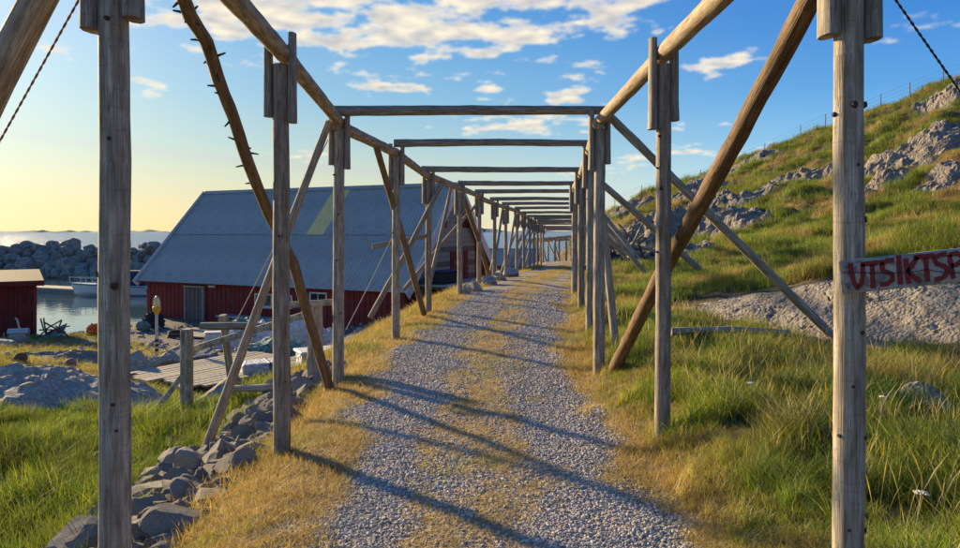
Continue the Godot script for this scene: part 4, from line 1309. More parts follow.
func make_hill_rocks():
	# the bare slab along the foot of the hill
	outcrop("rock_slab", "long bare grey rock slab at the foot of the grassy hill behind the sign", "rock", 4.62, 9.10, 2.9, 0.86, -0.95, 0.13, 5, M.rock_light, "", 50, 260, 0.5)
	outcrop("rock_slab", "lower end of the bare rock at the foot of the hill, past the sign", "rock", 6.75, 6.15, 1.7, 0.62, -0.95, 0.15, 15, M.rock_light, "", 20, 60, 0.8)
	outcrop("flat_rock", "small flat lichen covered rock lying in the grass below the sign", "rock", 3.15, 5.15, 0.42, 0.30, 0.2, 0.17, 8, M.stone_dark, "", 10, 24)
	outcrop("flat_rock", "small pale stone half sunk in the roadside grass", "rock", 2.55, 3.85, 0.09, 0.09, 0.0, 0.10, 9, M.rock_light, "", 6, 12)
	# outcrops on the slope: [px x, px y, depth, half width m, half depth m, height, turn]
	var list := [[905, 172, 31.0, 1.9, 1.5, 1.1, 0.2], [930, 160, 33.0, 1.3, 1.2, 0.9, 0.0], [878, 194, 27.0, 1.0, 0.9, 0.7, -0.2], [850, 200, 27.0, 0.8, 0.7, 0.6, 0.3], [945, 124, 39.0, 1.3, 1.4, 0.9, 0.4], [938, 200, 24.0, 1.0, 0.7, 0.4, -0.2], [955, 190, 25.0, 0.9, 0.7, 0.4, -0.2],
		[793, 189, 36.0, 1.9, 1.1, 1.0, 0.5], [818, 192, 35.0, 1.2, 0.9, 0.9, 0.2], [772, 196, 36.0, 1.6, 1.0, 0.8, 0.4], [745, 204, 36.0, 1.7, 1.0, 0.9, 0.3], [726, 212, 35.0, 1.7, 1.1, 1.0, 0.3], [704, 216, 36.0, 1.8, 1.2, 1.1, 0.2], [738, 226, 28.0, 1.1, 0.8, 0.5, 0.3], [700, 232, 30.0, 1.6, 1.0, 0.9, 0.3],
		[684, 226, 36.0, 1.8, 1.3, 1.3, 0.2], [668, 234, 32.0, 1.6, 1.0, 1.0, 0.3], [648, 238, 31.0, 1.8, 1.1, 1.3, 0.3], [632, 240, 32.0, 1.6, 1.0, 1.3, 0.2], [656, 222, 40.0, 2.2, 1.4, 1.6, 0.2], [634, 225, 43.0, 2.2, 1.4, 1.7, 0.1], [616, 232, 42.0, 2.0, 1.3, 1.6, 0.1], [618, 216, 52.0, 2.4, 1.6, 1.4, 0.1], [690, 206, 46.0, 2.4, 1.4, 1.1, 0.2],
		[660, 262, 23.0, 1.3, 0.8, 0.6, 0.2], [676, 252, 24.0, 1.2, 0.8, 0.6, 0.2], [760, 172, 48.0, 1.6, 1.0, 0.5, 0.4], [720, 190, 50.0, 2.0, 1.2, 0.7, 0.3], [765, 250, 18.0, 0.35, 0.25, 0.2, 0.1]]
	var i := 0
	for q in list:
		var x: float = (q[0] - 480.0) / F * q[2]
		var what: String = "craggy grey rock outcrop breaking through the grass of the hillside"
		if q[2] > 39.5: what = "grey crag low on the far shoulder of the hill"
		outcrop("rock_outcrop", what, "rock", x, q[2], q[3] * 1.25, q[4] * 1.25, -q[6] - 0.3, q[5] * (0.62 if q[2] <= 39.5 else 0.4), 40 + i, M.rock_hill, "outcrops on the hillside" if q[2] <= 39.5 else "crags on the far shoulder", 18, 40, 1.9)
		i += 1
	# rocks on the low ground towards the harbour
	outcrop("rock_mound", "broad lichen speckled rock mound rising from the green grass", "rock", -7.0, 11.4, 1.9, 1.5, 0.25, 0.55, 81, M.rock_bank, "", 22, 60, 0.9)
	outcrop("rock_ledge", "pale rock ledge among dry grass behind the mound", "rock", -10.3, 17.8, 1.5, 0.8, 0.2, 0.25, 83, M.rock_light, "", 14, 30)
	outcrop("rock_ledge", "rough rock ledge below the harbour light", "rock", -8.6, 18.2, 1.0, 0.7, 0.1, 0.30, 86, M.rock, "", 14, 30)
	var bl := [[182, 371, 0.58, "large grey boulder beside the harbour light"], [168, 374, 0.32, "rounded boulder at the foot of the harbour light"], [198, 362, 0.42, "grey boulder between the harbour light and the plank deck"], [130, 380, 0.4, "grey boulder half hidden behind the nearest rack post"], [222, 404, 0.30, "dark boulder under the edge of the plank deck"], [206, 410, 0.22, "small dark boulder beside the square fence post"],
		[84, 414, 0.09, "small pale stone in the green grass below the rock mound"], [499, 280, 0.17, "grey boulder at the edge of the far track"], [512, 277, 0.2, "grey boulder between the far rack struts"], [489, 285, 0.15, "grey stone beside the rack strut near the landing"], [472, 291, 0.16, "grey stone by the edge of the landing"], [466, 294, 0.11, "small grey stone by the edge of the landing"]]
	var n := 0
	for q in bl:
		var s: float = q[2]
		var o := part(self, "boulder", stone_mesh(500 + n, 3, 14, Vector3(1.9, 1.5, 1.7) * s, 0.05, 0.38), M.stone_dark if n in [0, 4, 5] else M.rock_bank, hit(q[0], q[1], 8.0) + Vector3(0, s * 0.35, 0), Basis(Vector3.UP, n * 1.3))
		tag(o, q[3], "boulder")
		n += 1

func make_embankment():
	var e := thing("stone_embankment", "tumbled grey stones banked below the edge of the track", "embankment", gpos(-2.2, 5.5))
	var kinds := []
	for k in 12: kinds.append(stone_mesh(700 + k, 2, 13, Vector3(2.1, 1.35, 1.6), 0.03, 0.36))
	var placed := []
	var tries := 0
	while placed.size() < 430 and tries < 14000:
		tries += 1
		var d := rng.randf_range(3.0, 8.8)
		var off := rng.randf_range(0.28, 1.55)
		if d > 7.0: off = rng.randf_range(0.35, 1.15)
		var x := table(PD, PL, d) - off
		var s := rng.randf_range(0.11, 0.155) if placed.size() < 24 else (rng.randf_range(0.06, 0.11) if placed.size() < 140 else rng.randf_range(0.035, 0.065))
		var ok := true
		for p in placed:
			if Vector2(p[0] - x, p[1] - d).length() < (p[2] + s) * 0.70: ok = false
		if not ok: continue
		placed.append([x, d, s])
		var tilt := Basis.from_euler(Vector3(rng.randf_range(-0.6, 0.6), rng.randf() * TAU, rng.randf_range(-0.6, 0.6)))
		part(e, "stone", kinds[rng.randi() % 12], M.rock_bank if rng.randf() < 0.7 else M.rock, gpos(x, d, s * 0.28) - e.position, tilt.scaled(Vector3.ONE * s))
		rock_spots.append([x, d, s * 0.9, s * 0.9, 0.0])

func make_hill_fence():
	var f := thing("wire_fence", "thin wire fence with slender posts along the crest of the hill", "fence", Vector3.ZERO)
	var line := [Vector2(9.6, 72), Vector2(13.1, 68), Vector2(19.5, 62), Vector2(25.6, 56), Vector2(28.6, 50), Vector2(30.0, 42), Vector2(31.0, 34)]
	var tops := []
	for i in line.size() - 1:
		for k in 3:
			var p: Vector2 = (line[i] as Vector2).lerp(line[i + 1], k / 3.0)
			var b := gpos(p.x, p.y, -0.1)
			var t := b + Vector3(rng.randf_range(-0.04, 0.04), 1.25, 0)
			part(f, "post", tube([Vector3.ZERO, t - b], 0.035, 0.03, 6), M.plank_dark, b)
			tops.append(t)
	for k in 4:
		var pts := []
		for t in tops: pts.append(t - Vector3(0, 0.05 + k * 0.27, 0))
		part(f, "wire", tube(pts, 0.005, 0.005, 4), M.dark)

# ---------------------------------------------------------------- things on the low ground
func make_yard():
	var r := thing("old_railing", "old weathered railing of posts, logs and planks beside the rack", "railing", gpos(-2.6, 8.6))
	var o := r.position
	var sq := px(187, 329, 9.3) - o
	part(r, "post", box_mesh(Vector3(0.135, 1.5, 0.13), 0.014), M.grey_wood, sq - Vector3(0, 0.75, 0))
	log_part(r, "rail", [px(201, 326, 9.2) - o, px(236, 326, 9.1) - o, px(275, 327, 9.0) - o], 0.047, 0.05, M.post_b)
	plank(r, "rail", px(193, 349, 9.6) - o, px(305, 315, 8.4) - o, 0.085, 0.03, M.plank_pale)
	log_part(r, "post", [px(235, 404, 9.6) - o, px(228, 355, 9.5) - o, px(223, 315, 9.4) - o], 0.056, 0.05, M.post)
	plank(r, "brace", px(144, 427, 9.4) - o, px(183, 375, 9.3) - o, 0.07, 0.03, M.plank)
	plank(r, "rail", px(287, 305, 8.0) - o, px(336, 302, 7.9) - o, 0.07, 0.04, M.plank_pale)
	log_part(r, "post", [px(315, 392, 8.3) - o, px(315, 345, 8.3) - o, px(315, 303, 8.3) - o], 0.098, 0.094, M.post)
	log_part(r, "sill_log", [px(232, 389, 8.2) - o, px(285, 387, 8.0) - o, px(343, 386, 7.85) - o], 0.045, 0.042, M.post)
	# plank deck
	var dk := thing("plank_deck", "sunlit deck of pale loose planks below the railing", "deck", Vector3(-5.6, -1.42, -15.6), -0.55)
	for k in 13:
		var w := 0.17
		part(dk, "plank", box_mesh(Vector3(w, 0.045, rng.randf_range(3.2, 3.7)), 0.008), [M.plank_pale, M.plank, M.plank_pale][k % 3], Vector3(-1.2 + k * 0.195, rng.randf_range(-0.004, 0.006), rng.randf_range(-0.1, 0.1)), Basis(Vector3.UP, rng.randf_range(-0.01, 0.01)))
	for z in [-1.3, 1.3]:
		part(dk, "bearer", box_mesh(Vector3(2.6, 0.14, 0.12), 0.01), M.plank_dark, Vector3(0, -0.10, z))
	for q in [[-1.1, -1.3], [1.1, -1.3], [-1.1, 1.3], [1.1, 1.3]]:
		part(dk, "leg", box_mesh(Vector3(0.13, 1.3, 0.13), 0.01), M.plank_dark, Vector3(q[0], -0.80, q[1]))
	var dk2 := thing("plank_deck", "wide grey plank quay along the front of the boathouse", "deck", Vector3(-10.6, -2.98, -31.5), -asin(0.441))
	for k in 30:
		part(dk2, "plank", box_mesh(Vector3(0.30, 0.06, 3.4), 0.008), [M.plank, M.plank_pale, M.plank_dark][k % 3], Vector3(-5.2 + k * 0.31, rng.randf_range(-0.004, 0.006), 0))
	part(dk2, "bearer", box_mesh(Vector3(9.4, 0.3, 0.2), 0.01), M.plank_dark, Vector3(-0.6, -0.2, 1.5))
	part(dk2, "bearer", box_mesh(Vector3(9.4, 0.3, 0.2), 0.01), M.plank_dark, Vector3(-0.6, -0.2, -1.4))
	# harbour light
	var base := hit(157, 367, 10.0)
	var lp := thing("harbour_light", "small harbour light with glass globe on a striped pole", "beacon", base)
	lp.scale = Vector3.ONE * (70.0 * -base.z / F / 1.92)
	part(lp, "pole", tube([Vector3(0, -0.15, 0), Vector3(0, 1.42, 0)], 0.045, 0.04, 10), M.steel)
	for k in 3:
		part(lp, "band", tube([Vector3(0, 0.42 + k * 0.13, 0), Vector3(0, 0.49 + k * 0.13, 0)], 0.052, 0.052, 12), M.dark)
	part(lp, "base_plate", lathe([Vector2(0.001, 0.04), Vector2(0.14, 0.04), Vector2(0.14, -0.1)], 14), M.steel)
	part(lp, "cup", lathe([Vector2(0.05, 1.42), Vector2(0.06, 1.46), Vector2(0.105, 1.54), Vector2(0.11, 1.63), Vector2(0.085, 1.64), Vector2(0.001, 1.64)], 16), M.yellow)
	var gl := part(lp, "globe", lathe([Vector2(0.08, 1.63), Vector2(0.085, 1.70), Vector2(0.082, 1.80), Vector2(0.06, 1.87), Vector2(0.02, 1.90), Vector2(0.001, 1.90)], 16), M.lamp_glass)
	for k in 3:
		var a := k * PI / 3.0
		var pts := []
		for j in 9:
			var q := PI * j / 8.0
			pts.append(Vector3(cos(a) * cos(q) * 0.105, 1.64 + sin(q) * 0.29, sin(a) * cos(q) * 0.105))
		part(gl, "guard_wire", tube(pts, 0.008, 0.008, 5), M.steel)
	# bags and bundles near the boathouse
	for q in [[300, 352, 20.0, 0.52, 0.56, "bag", "bulging white bag standing behind the thick railing post"], [262, 346, 21.0, 0.5, 0.42, "bag", "pale bag leaning on the teal netting bundle"], [240, 350, 20.5, 0.32, 0.38, "bag", "small white bag beside the plank deck"], [248, 344, 22.0, 0.62, 0.5, "teal", "teal netting bundle between pale bags"], [275, 356, 18.5, 0.6, 0.30, "net", "loose heap of pale green net below the bags"],
		[254, 358, 18.0, 0.45, 0.22, "net", "low spread of pale green net beside the deck"], [327, 350, 19.0, 0.35, 0.38, "bag", "white bag half hidden behind the third rack post"], [155, 326, 33.0, 0.45, 0.38, "dark", "dark sack by the corner of the boathouse"], [143, 330, 32.0, 0.3, 0.2, "net", "green net lump by the corner of the boathouse"]]:
		var x: float = (q[0] - 480.0) / F * q[2]
		var g := gpos(x, q[2])
		g.y = maxf(g.y, EYE + (232.0 - q[1]) / F * q[2] - 0.05)
		var m := stone_mesh(int(q[0]) + 900, 3, 3, Vector3(q[3], q[4], q[3] * 0.8) * 1.15, 0.28)
		var mat: Material = {"bag": M.bag, "teal": M.teal, "net": M.net, "dark": M.dark}[q[5]]
		var ob := part(self, "bag" if q[5] in ["bag", "dark"] else "net_bundle", m, mat, g + Vector3(0, q[4] * 0.75, 0))
		tag(ob, q[6], "bag" if q[5] in ["bag", "dark"] else "net")
	var cr := thing("fish_box", "white fish box standing beside the quay planks", "box", px(214, 344, 26.0) + Vector3(0, 0, 0), 0.3)
	cr.position.y = maxf(gy(cr.position.x, 26.0), cr.position.y)
	part(cr, "body", box_mesh(Vector3(0.62, 0.40, 0.5), 0.03, Vector3(0, 0.20, 0)), M.white)
	part(cr, "lid", box_mesh(Vector3(0.66, 0.06, 0.54), 0.02, Vector3(0, 0.435, 0)), M.white)
	var bx := thing("blue_crate", "low blue and grey crate lying at the end of the plank deck", "crate", px(262, 376, 15.2), 0.5)
	bx.position.y = maxf(gy(bx.position.x, 15.2), -1.5)
	part(bx, "body", box_mesh(Vector3(0.9, 0.3, 0.6), 0.03, Vector3(0, 0.15, 0)), M.bag)
	part(bx, "strap", box_mesh(Vector3(0.06, 0.312, 0.612), 0.01, Vector3(0.12, 0.15, 0)), M.blue)
	for k in 4:
		var tb := thing("fish_tub", "grey plastic fish tub stacked against the boathouse wall", "tub", Vector3(-18.1, -3.1, -37.0) + Basis(Vector3.UP, -asin(0.441)) * Vector3(7.1 + k * 0.95, 0.05, 0.55), -asin(0.441), "tubs against the boathouse wall")
		part(tb, "body", box_mesh(Vector3(0.82, 0.62, 0.7), 0.05, Vector3(0, 0.31, 0)), M.concrete if k % 2 else M.stone_dark)
		part(tb, "rim", box_mesh(Vector3(0.9, 0.07, 0.78), 0.02, Vector3(0, 0.65, 0)), M.steel)
	for q in [[300, 362, 1.2, 0.9, "pale loose board leaning over the stones behind the thick railing post"], [272, 366, 1.5, -0.4, "grey loose board lying across the nets"], [228, 352, 1.8, 0.2, "pale loose board lying on the ground before the deck"], [210, 348, 1.4, 1.2, "weathered board lying beside the fish box"]]:
		var g := hit(q[0], q[1], 12.0)
		var bd := part(self, "loose_board", box_mesh(Vector3(q[2], 0.035, 0.17), 0.006), M.plank_pale if q[2] > 1.3 else M.plank, g + Vector3(0, 0.09, 0), Basis.from_euler(Vector3(0.05, q[3], 0.08)))
		tag(bd, q[4], "board")
	for q in [[236, 390, 0.4, "weathered pallet lying beside the leaning railing post"], [284, 372, -0.6, "grey pallet lying below the pale net"], [262, 352, 0.9, "pallet lying behind the blue crate"]]:
		var g := hit(q[0], q[1], 9.0)
		var pa := thing("pallet", q[3], "pallet", g + Vector3(0, 0.10, 0), q[2])
		for k in 6: part(pa, "slat", box_mesh(Vector3(1.1, 0.022, 0.10), 0.004), M.plank_pale if k % 2 else M.plank, Vector3(0, 0.10, -0.35 + k * 0.14))
		for k in 3: part(pa, "bearer", box_mesh(Vector3(0.09, 0.09, 0.8), 0.005), M.plank_dark, Vector3(-0.48 + k * 0.48, 0.042, 0))
	for q in [[250, 340, 0.2, "white fish box stacked by the teal netting"], [226, 344, -0.3, "white fish box left on the bare ground near the quay"], [318, 362, 0.5, "white fish box wedged behind the thick railing post"]]:
		var g := hit(q[0], q[1] + 6, 11.0)
		var fb2 := thing("fish_box", q[3], "box", g, q[2])
		part(fb2, "body", box_mesh(Vector3(0.6, 0.26, 0.42), 0.03, Vector3(0, 0.13, 0)), M.bag)
		part(fb2, "rim", box_mesh(Vector3(0.66, 0.05, 0.48), 0.015, Vector3(0, 0.27, 0)), M.white)
	for q in [[176, 338, "coil of dark rope on the quay before the grey door"], [232, 330, "coil of dark rope beside the fish tubs"]]:
		var g := hit(q[0], q[1], 14.0)
		var co := thing("rope_coil", q[2], "rope coil", g)
		for k in 4:
			var ring := []
			for j in 17: ring.append(Vector3(cos(TAU * j / 16.0) * (0.34 - k * 0.02), 0.05 + k * 0.075, sin(TAU * j / 16.0) * (0.34 - k * 0.02)))
			part(co, "turn", tube(ring, 0.045, 0.045, 7), M.black_rope if k % 2 else M.rope)
	# floats and scrap by the shed
	for q in [[71, 369, 0.125, "faded pink disc float standing behind the rock mound"], [21, 364, 0.14, "rust red disc float standing in the dry grass"]]:
		var g := hit(q[0], q[1], 10.0)
		var t := thing("disc_float", q[3], "float", g, 0.3)
		part(t, "disc", lathe([Vector2(0.001, -0.05), Vector2(q[2] * 0.8, -0.06), Vector2(q[2], -0.02), Vector2(q[2], 0.02), Vector2(q[2] * 0.8, 0.06), Vector2(0.001, 0.05)], 20), M.pink if q[0] == 71 else M.rust, Vector3(0, q[2] * 0.85, 0), Basis(Vector3.RIGHT, 1.1))
		part(t, "hub", tube([Vector3(0, q[2] * 0.85, -0.06), Vector3(0, q[2] * 0.85 + 0.02, 0.085)], 0.025, 0.02, 8), M.plank_dark)
	var ob2 := part(self, "orange_float", stone_mesh(931, 3, 4, Vector3(0.36, 0.27, 0.3), 0.5), M.orange, gpos(px(97, 336, 27.0).x, 27.0, 0.22))
	ob2.position.y = maxf(ob2.position.y, -2.42)
	tag(ob2, "crumpled bright orange float lying at the water's edge", "float")
	var sc := thing("scrap_frame", "tangle of bent grey metal bars beside the red shed", "scrap", gpos(-15.8, 26.0))
	for q in [[38, 338, 62, 320], [50, 340, 44, 318], [44, 322, 72, 338], [56, 326, 75, 341], [40, 330, 66, 332], [62, 320, 58, 342], [47, 334, 70, 326], [41, 319, 50, 341]]:
		var a := px(q[0], q[1], 26.2) - sc.position
		var b := px(q[2], q[3], 25.8) - sc.position
		log_part(sc, "bar", [a, a.lerp(b, 0.5) + Vector3(0, 0.06, 0.1), b], 0.03, 0.025, M.plank_dark if int(q[0]) % 2 else M.rust, 6)
	part(sc, "sheet", box_mesh(Vector3(0.9, 0.03, 0.7), 0.005), M.concrete, px(54, 334, 26.0) - sc.position, Basis.from_euler(Vector3(0.5, 0.3, 0.5)))
	var en := thing("boat_winch", "old grey winch with an upright handle beside the red shed", "winch", px(19, 347, 23.0), 0.3)
	en.position.y = gy(en.position.x, 23.0)
	part(en, "body", box_mesh(Vector3(0.5, 0.32, 0.4), 0.05, Vector3(0, 0.16, 0)), M.concrete)
	part(en, "drum", tube([Vector3(-0.3, 0.36, 0), Vector3(0.3, 0.36, 0)], 0.12, 0.12, 12), M.steel)
	part(en, "handle", tube([Vector3(0.1, 0.3, 0.1), Vector3(-0.02, 0.8, 0.1), Vector3(-0.08, 0.82, 0.1)], 0.03, 0.03, 6), M.steel)
	var hl := part(self, "tarpaulin_roll", tube([px(-6, 345, 21.5), px(14, 346, 21.3)], 0.2, 0.17, 12, 0.3, 4, 0.1), M.concrete)
	tag(hl, "grey rolled tarpaulin lying on the ground by the shed", "tarpaulin")
	# fallen log in the roadside grass
	var lg := log_part(self, "fallen_log", [gpos(2.18, 8.0, 0.20), gpos(2.9, 8.1, 0.23), gpos(3.66, 8.3, 0.20)], 0.045, 0.04, M.post, 10, 0.15)
	tag(lg, "thin grey log lying in the grass beside the rack", "log")
	# umbels
	for q in [[2.02, 3.25, 0.16, 0.030, "white flower head beside the post that carries the sign"], [1.95, 5.1, 0.24, 0.022, "small white flower head in the grass between two rack posts"], [2.62, 4.6, 0.22, 0.018, "tiny white flower head in the grass behind the sign post"]]:
		var w := thing("wildflower", q[4], "flower", gpos(q[0], q[1]))
		part(w, "stem", tube([Vector3(0, -0.02, 0), Vector3(0.02, q[2], 0.01)], 0.003, 0.002, 5), M.plank)
		var um := PackedVector3Array()
		for k in 26:
			var a := rng.randf() * TAU
			var rr: float = sqrt(rng.randf()) * q[3]
			for v in icosphere(1): um.append(Vector3(0.02 + cos(a) * rr, q[2] + 0.004 + 0.2 * (q[3] - rr), 0.01 + sin(a) * rr) + v * 0.0055)
		part(w, "flower_head", flat_mesh(um), M.flower)

# ---------------------------------------------------------------- sign and ropes
func make_sign():
	var D := 2.63
	var s := thing("sign_board", "grey wooden board with red hand painted letters nailed to the post", "sign", px(848, 277, D + 0.012))
	var o := s.position
	# board along its slope
	var a := px(840.7, 277.6, D + 0.0115)
	var b := px(1000, 260.6, D + 0.0115)
	var pl := plank(s, "board", a - o, b - o, 0.127, 0.021, M.sign_wood if M.has("sign_wood") else M.plank, Vector3.UP)
	var letters := [[[[165, 236], [172, 290], [184, 340], [205, 372], [226, 350], [234, 300], [232, 240]]], [[[222, 243], [280, 238], [345, 230]], [[284, 244], [287, 310], [290, 374]]],
		[[[404, 218], [362, 226], [334, 250], [346, 280], [392, 296], [398, 325], [372, 348], [326, 354]]], [[[428, 192], [433, 260], [440, 354]]],
		[[[468, 212], [476, 280], [486, 350]], [[532, 202], [508, 240], [482, 280], [512, 312], [552, 338]]], [[[512, 208], [560, 200], [624, 194]], [[576, 206], [582, 270], [590, 338]]],
		[[[692, 186], [650, 192], [622, 214], [636, 240], [684, 256], [698, 284], [676, 314], [626, 328]]], [[[706, 190], [716, 250], [730, 322]], [[704, 192], [744, 182], [776, 198], [776, 226], [744, 246], [716, 252]]]]
	for strokes in letters:
		var t := PackedVector3Array()
		for st in strokes:
			var p := []
			for q in st: p.append(Vector2(820.0 + q[0] / 5.48, 220.0 + q[1] / 5.48))
			# a brush stroke: a rounded ribbon of uneven width
			var fine := []
			for i in p.size() - 1:
				for k in 5: fine.append((p[i] as Vector2).lerp(p[i + 1], k / 5.0))
			fine.append(p[-1])
			var e := []
			for i in fine.size():
				var d: Vector2 = (fine[mini(i + 1, fine.size() - 1)] - fine[maxi(i - 1, 0)]).normalized()
				var w := 2.35 * (1.0 + 0.28 * nz.get_noise_2d(fine[i].x * 0.5, fine[i].y * 0.5 + i * 0.2))
				var nn := Vector2(-d.y, d.x) * w
				e.append([px(fine[i].x + nn.x, fine[i].y + nn.y, D) - o, px(fine[i].x - nn.x, fine[i].y - nn.y, D) - o])
			for i in e.size() - 1:
				var zo := Vector3(0, 0, 0.0015)
				quad_out(t, e[i][0] + zo, e[i + 1][0] + zo, e[i + 1][1] + zo, e[i][1] + zo, e[i][0] - Vector3(0, 0, 1))
				quad_out(t, e[i][0] + zo, e[i + 1][0] + zo, e[i + 1][0] - zo, e[i][0] - zo, e[i][1])
				quad_out(t, e[i][1] + zo, e[i + 1][1] + zo, e[i + 1][1] - zo, e[i][1] - zo, e[i][0])
		part(s, "letter", flat_mesh(t), M.paint_red)
	var wire := [px(842, 272.4, D - 0.004), px(862, 272.6, D - 0.006), px(900, 273.0, D - 0.006), px(916, 271.6, D - 0.006), px(926, 269.2, D - 0.006), px(936, 271.4, D - 0.006), px(960, 272.8, D - 0.006), px(1004, 272.0, D)]
	var loc := []
	for p in wire: loc.append(p - o)
	part(s, "wire", tube(loc, 0.0017, 0.0017, 6), M.dark)
	for q in [[846, 267], [848, 288]]:
		part(s, "nail", tube([Vector3.ZERO, Vector3(0, 0, 0.006)], 0.004, 0.005, 8), M.rust, px(q[0], q[1], D - 0.001) - o)

func rope(a: Vector3, b: Vector3, r: float, mat: Material, label: String, sag := 0.0):
	var t := thing("rope", label, "rope", a)
	var d := (b - a)
	var x := d.cross(Vector3.UP).normalized()
	var y := x.cross(d.normalized())
	var n := int(d.length() / 0.012)
	for s in 2:
		var pts := []
		for i in n + 1:
			var u := float(i) / n
			var ph := TAU * u * d.length() / 0.075 + PI * s
			pts.append(d * u - Vector3(0, sag * 4.0 * u * (1 - u), 0) + (x * cos(ph) + y * sin(ph)) * r * 0.55)
		part(t, "strand", tube(pts, r * 0.62, r * 0.62, 6), mat)

func thin_rope(a: Vector3, b: Vector3, r: float, mat: Material, label: String):
	var t := part(self, "rope", tube([Vector3.ZERO, (b - a) * 0.5 - Vector3(0, 0.02, 0), b - a], r, r, 6), mat, a)
	tag(t, label, "rope")

func make_ropes():
	rope(px(116, -66, 2.78), px(-78, 281, 3.3), 0.0048, M.rope, "reddish twisted rope stretched from the rack down to the grass")
	rope(px(842, -76, 2.8), px(1022, 180, 3.6), 0.0052, M.black_rope, "black twisted rope running from the rack towards the hill")
	thin_rope(px(328, 140, 7.6), px(236, 322, 9.4), 0.007, M.pale_rope, "thin pale rope tied from the rack to the old railing")
	thin_rope(px(395, 232, 10.2), px(346, 330, 9.6), 0.006, M.pale_rope, "thin pale rope hanging slantwise beside the fourth rack post")

# ---------------------------------------------------------------- gravel and grass
func scatter(called: String, label: String, category: String, mesh: Mesh, mat: Material, items: Array):
	var mm := MultiMesh.new()
	mm.transform_format = MultiMesh.TRANSFORM_3D
	mm.use_colors = true
	mm.mesh = mesh
	mm.instance_count = items.size()
	var buf := PackedFloat32Array()
	buf.resize(items.size() * 16)
	var k := 0
	for it in items:
		var b: Basis = it[0]
		var p: Vector3 = it[1]
		var c: Vector3 = it[2]
		buf[k] = b.x.x; buf[k + 1] = b.y.x; buf[k + 2] = b.z.x; buf[k + 3] = p.x
		buf[k + 4] = b.x.y; buf[k + 5] = b.y.y; buf[k + 6] = b.z.y; buf[k + 7] = p.y
		buf[k + 8] = b.x.z; buf[k + 9] = b.y.z; buf[k + 10] = b.z.z; buf[k + 11] = p.z
		buf[k + 12] = c.x; buf[k + 13] = c.y; buf[k + 14] = c.z; buf[k + 15] = 1.0
		k += 16
	mm.buffer = buf
	var o := MultiMeshInstance3D.new()
	o.name = numbered(called)
	o.multimesh = mm
	o.material_override = mat
	add_child(o)
	tag(o, label, category, "", "stuff")
	print(called, " ", items.size())

func make_gravel():
	var sets := [[], [], []]
	var total := 130000
	for i in total:
		var d := 2.3 * pow(16.0 / 2.3, rng.randf())
		var s := rng.randf_range(-1.22, 1.22)
		var on := 1.0 - 0.93 * strip(s, d)
		on *= 1.0 - 0.9 * verge(s, d)
		if rng.randf() > on: continue
		var r := (0.0036 + 0.0078 * pow(rng.randf(), 2.6)) * (1.0 + 0.05 * d)
		var x := centre(d) + s
		var g := rng.randf_range(0.26, 0.62)
		var tone := rng.randf()
		var c := Vector3(g, g * 0.90, g * 0.76) if tone < 0.7 else (Vector3(g * 0.95, g * 0.92, g * 0.86) if tone < 0.85 else Vector3(g, g * 0.83, g * 0.66))
		var b := Basis.from_euler(Vector3(rng.randf() * 6, rng.randf() * 6, rng.randf() * 6)).scaled(Vector3(r, r * 0.75, r))
		sets[i % 3].append([b, gpos(x, d, r * 0.15), c])
	for k in 3:
		scatter("gravel", "loose grey gravel spread over the wheel tracks", "gravel", stone_mesh(60 + k, 1, 7, Vector3(1.2, 0.8, 1.0), 0.0), M.pebble, sets[k])

func make_shore_stones():
	var items := []
	for i in 9000:
		var d := rng.randf_range(12.0, 34.0)
		var x := rng.randf_range(-0.72 * d - 2.0, centre(d) - 2.4)
		var y := gy(x, d)
		if y > -1.0 or y < -3.7 or in_rock(x, d): continue
		if rng.randf() > 0.25 + 0.75 * smoothstep(0.0, 0.3, nbig.get_noise_2d(x * 4.0 + 5.0, d * 4.0)): continue
		var r := 0.02 + 0.10 * pow(rng.randf(), 4.0)
		var g := rng.randf_range(0.16, 0.42)
		items.append([Basis.from_euler(Vector3(rng.randf() * 6, rng.randf() * 6, rng.randf() * 6)).scaled(Vector3(r, r * 0.8, r)), Vector3(x, y + r * 0.2, -d), Vector3(g, g * 0.95, g * 0.88)])
	scatter("shore_stones", "loose grey stones strewn over the bare ground in front of the boathouse", "stones", stone_mesh(64, 2, 8, Vector3(1.2, 0.8, 1.0), 0.0), M.pebble, items)

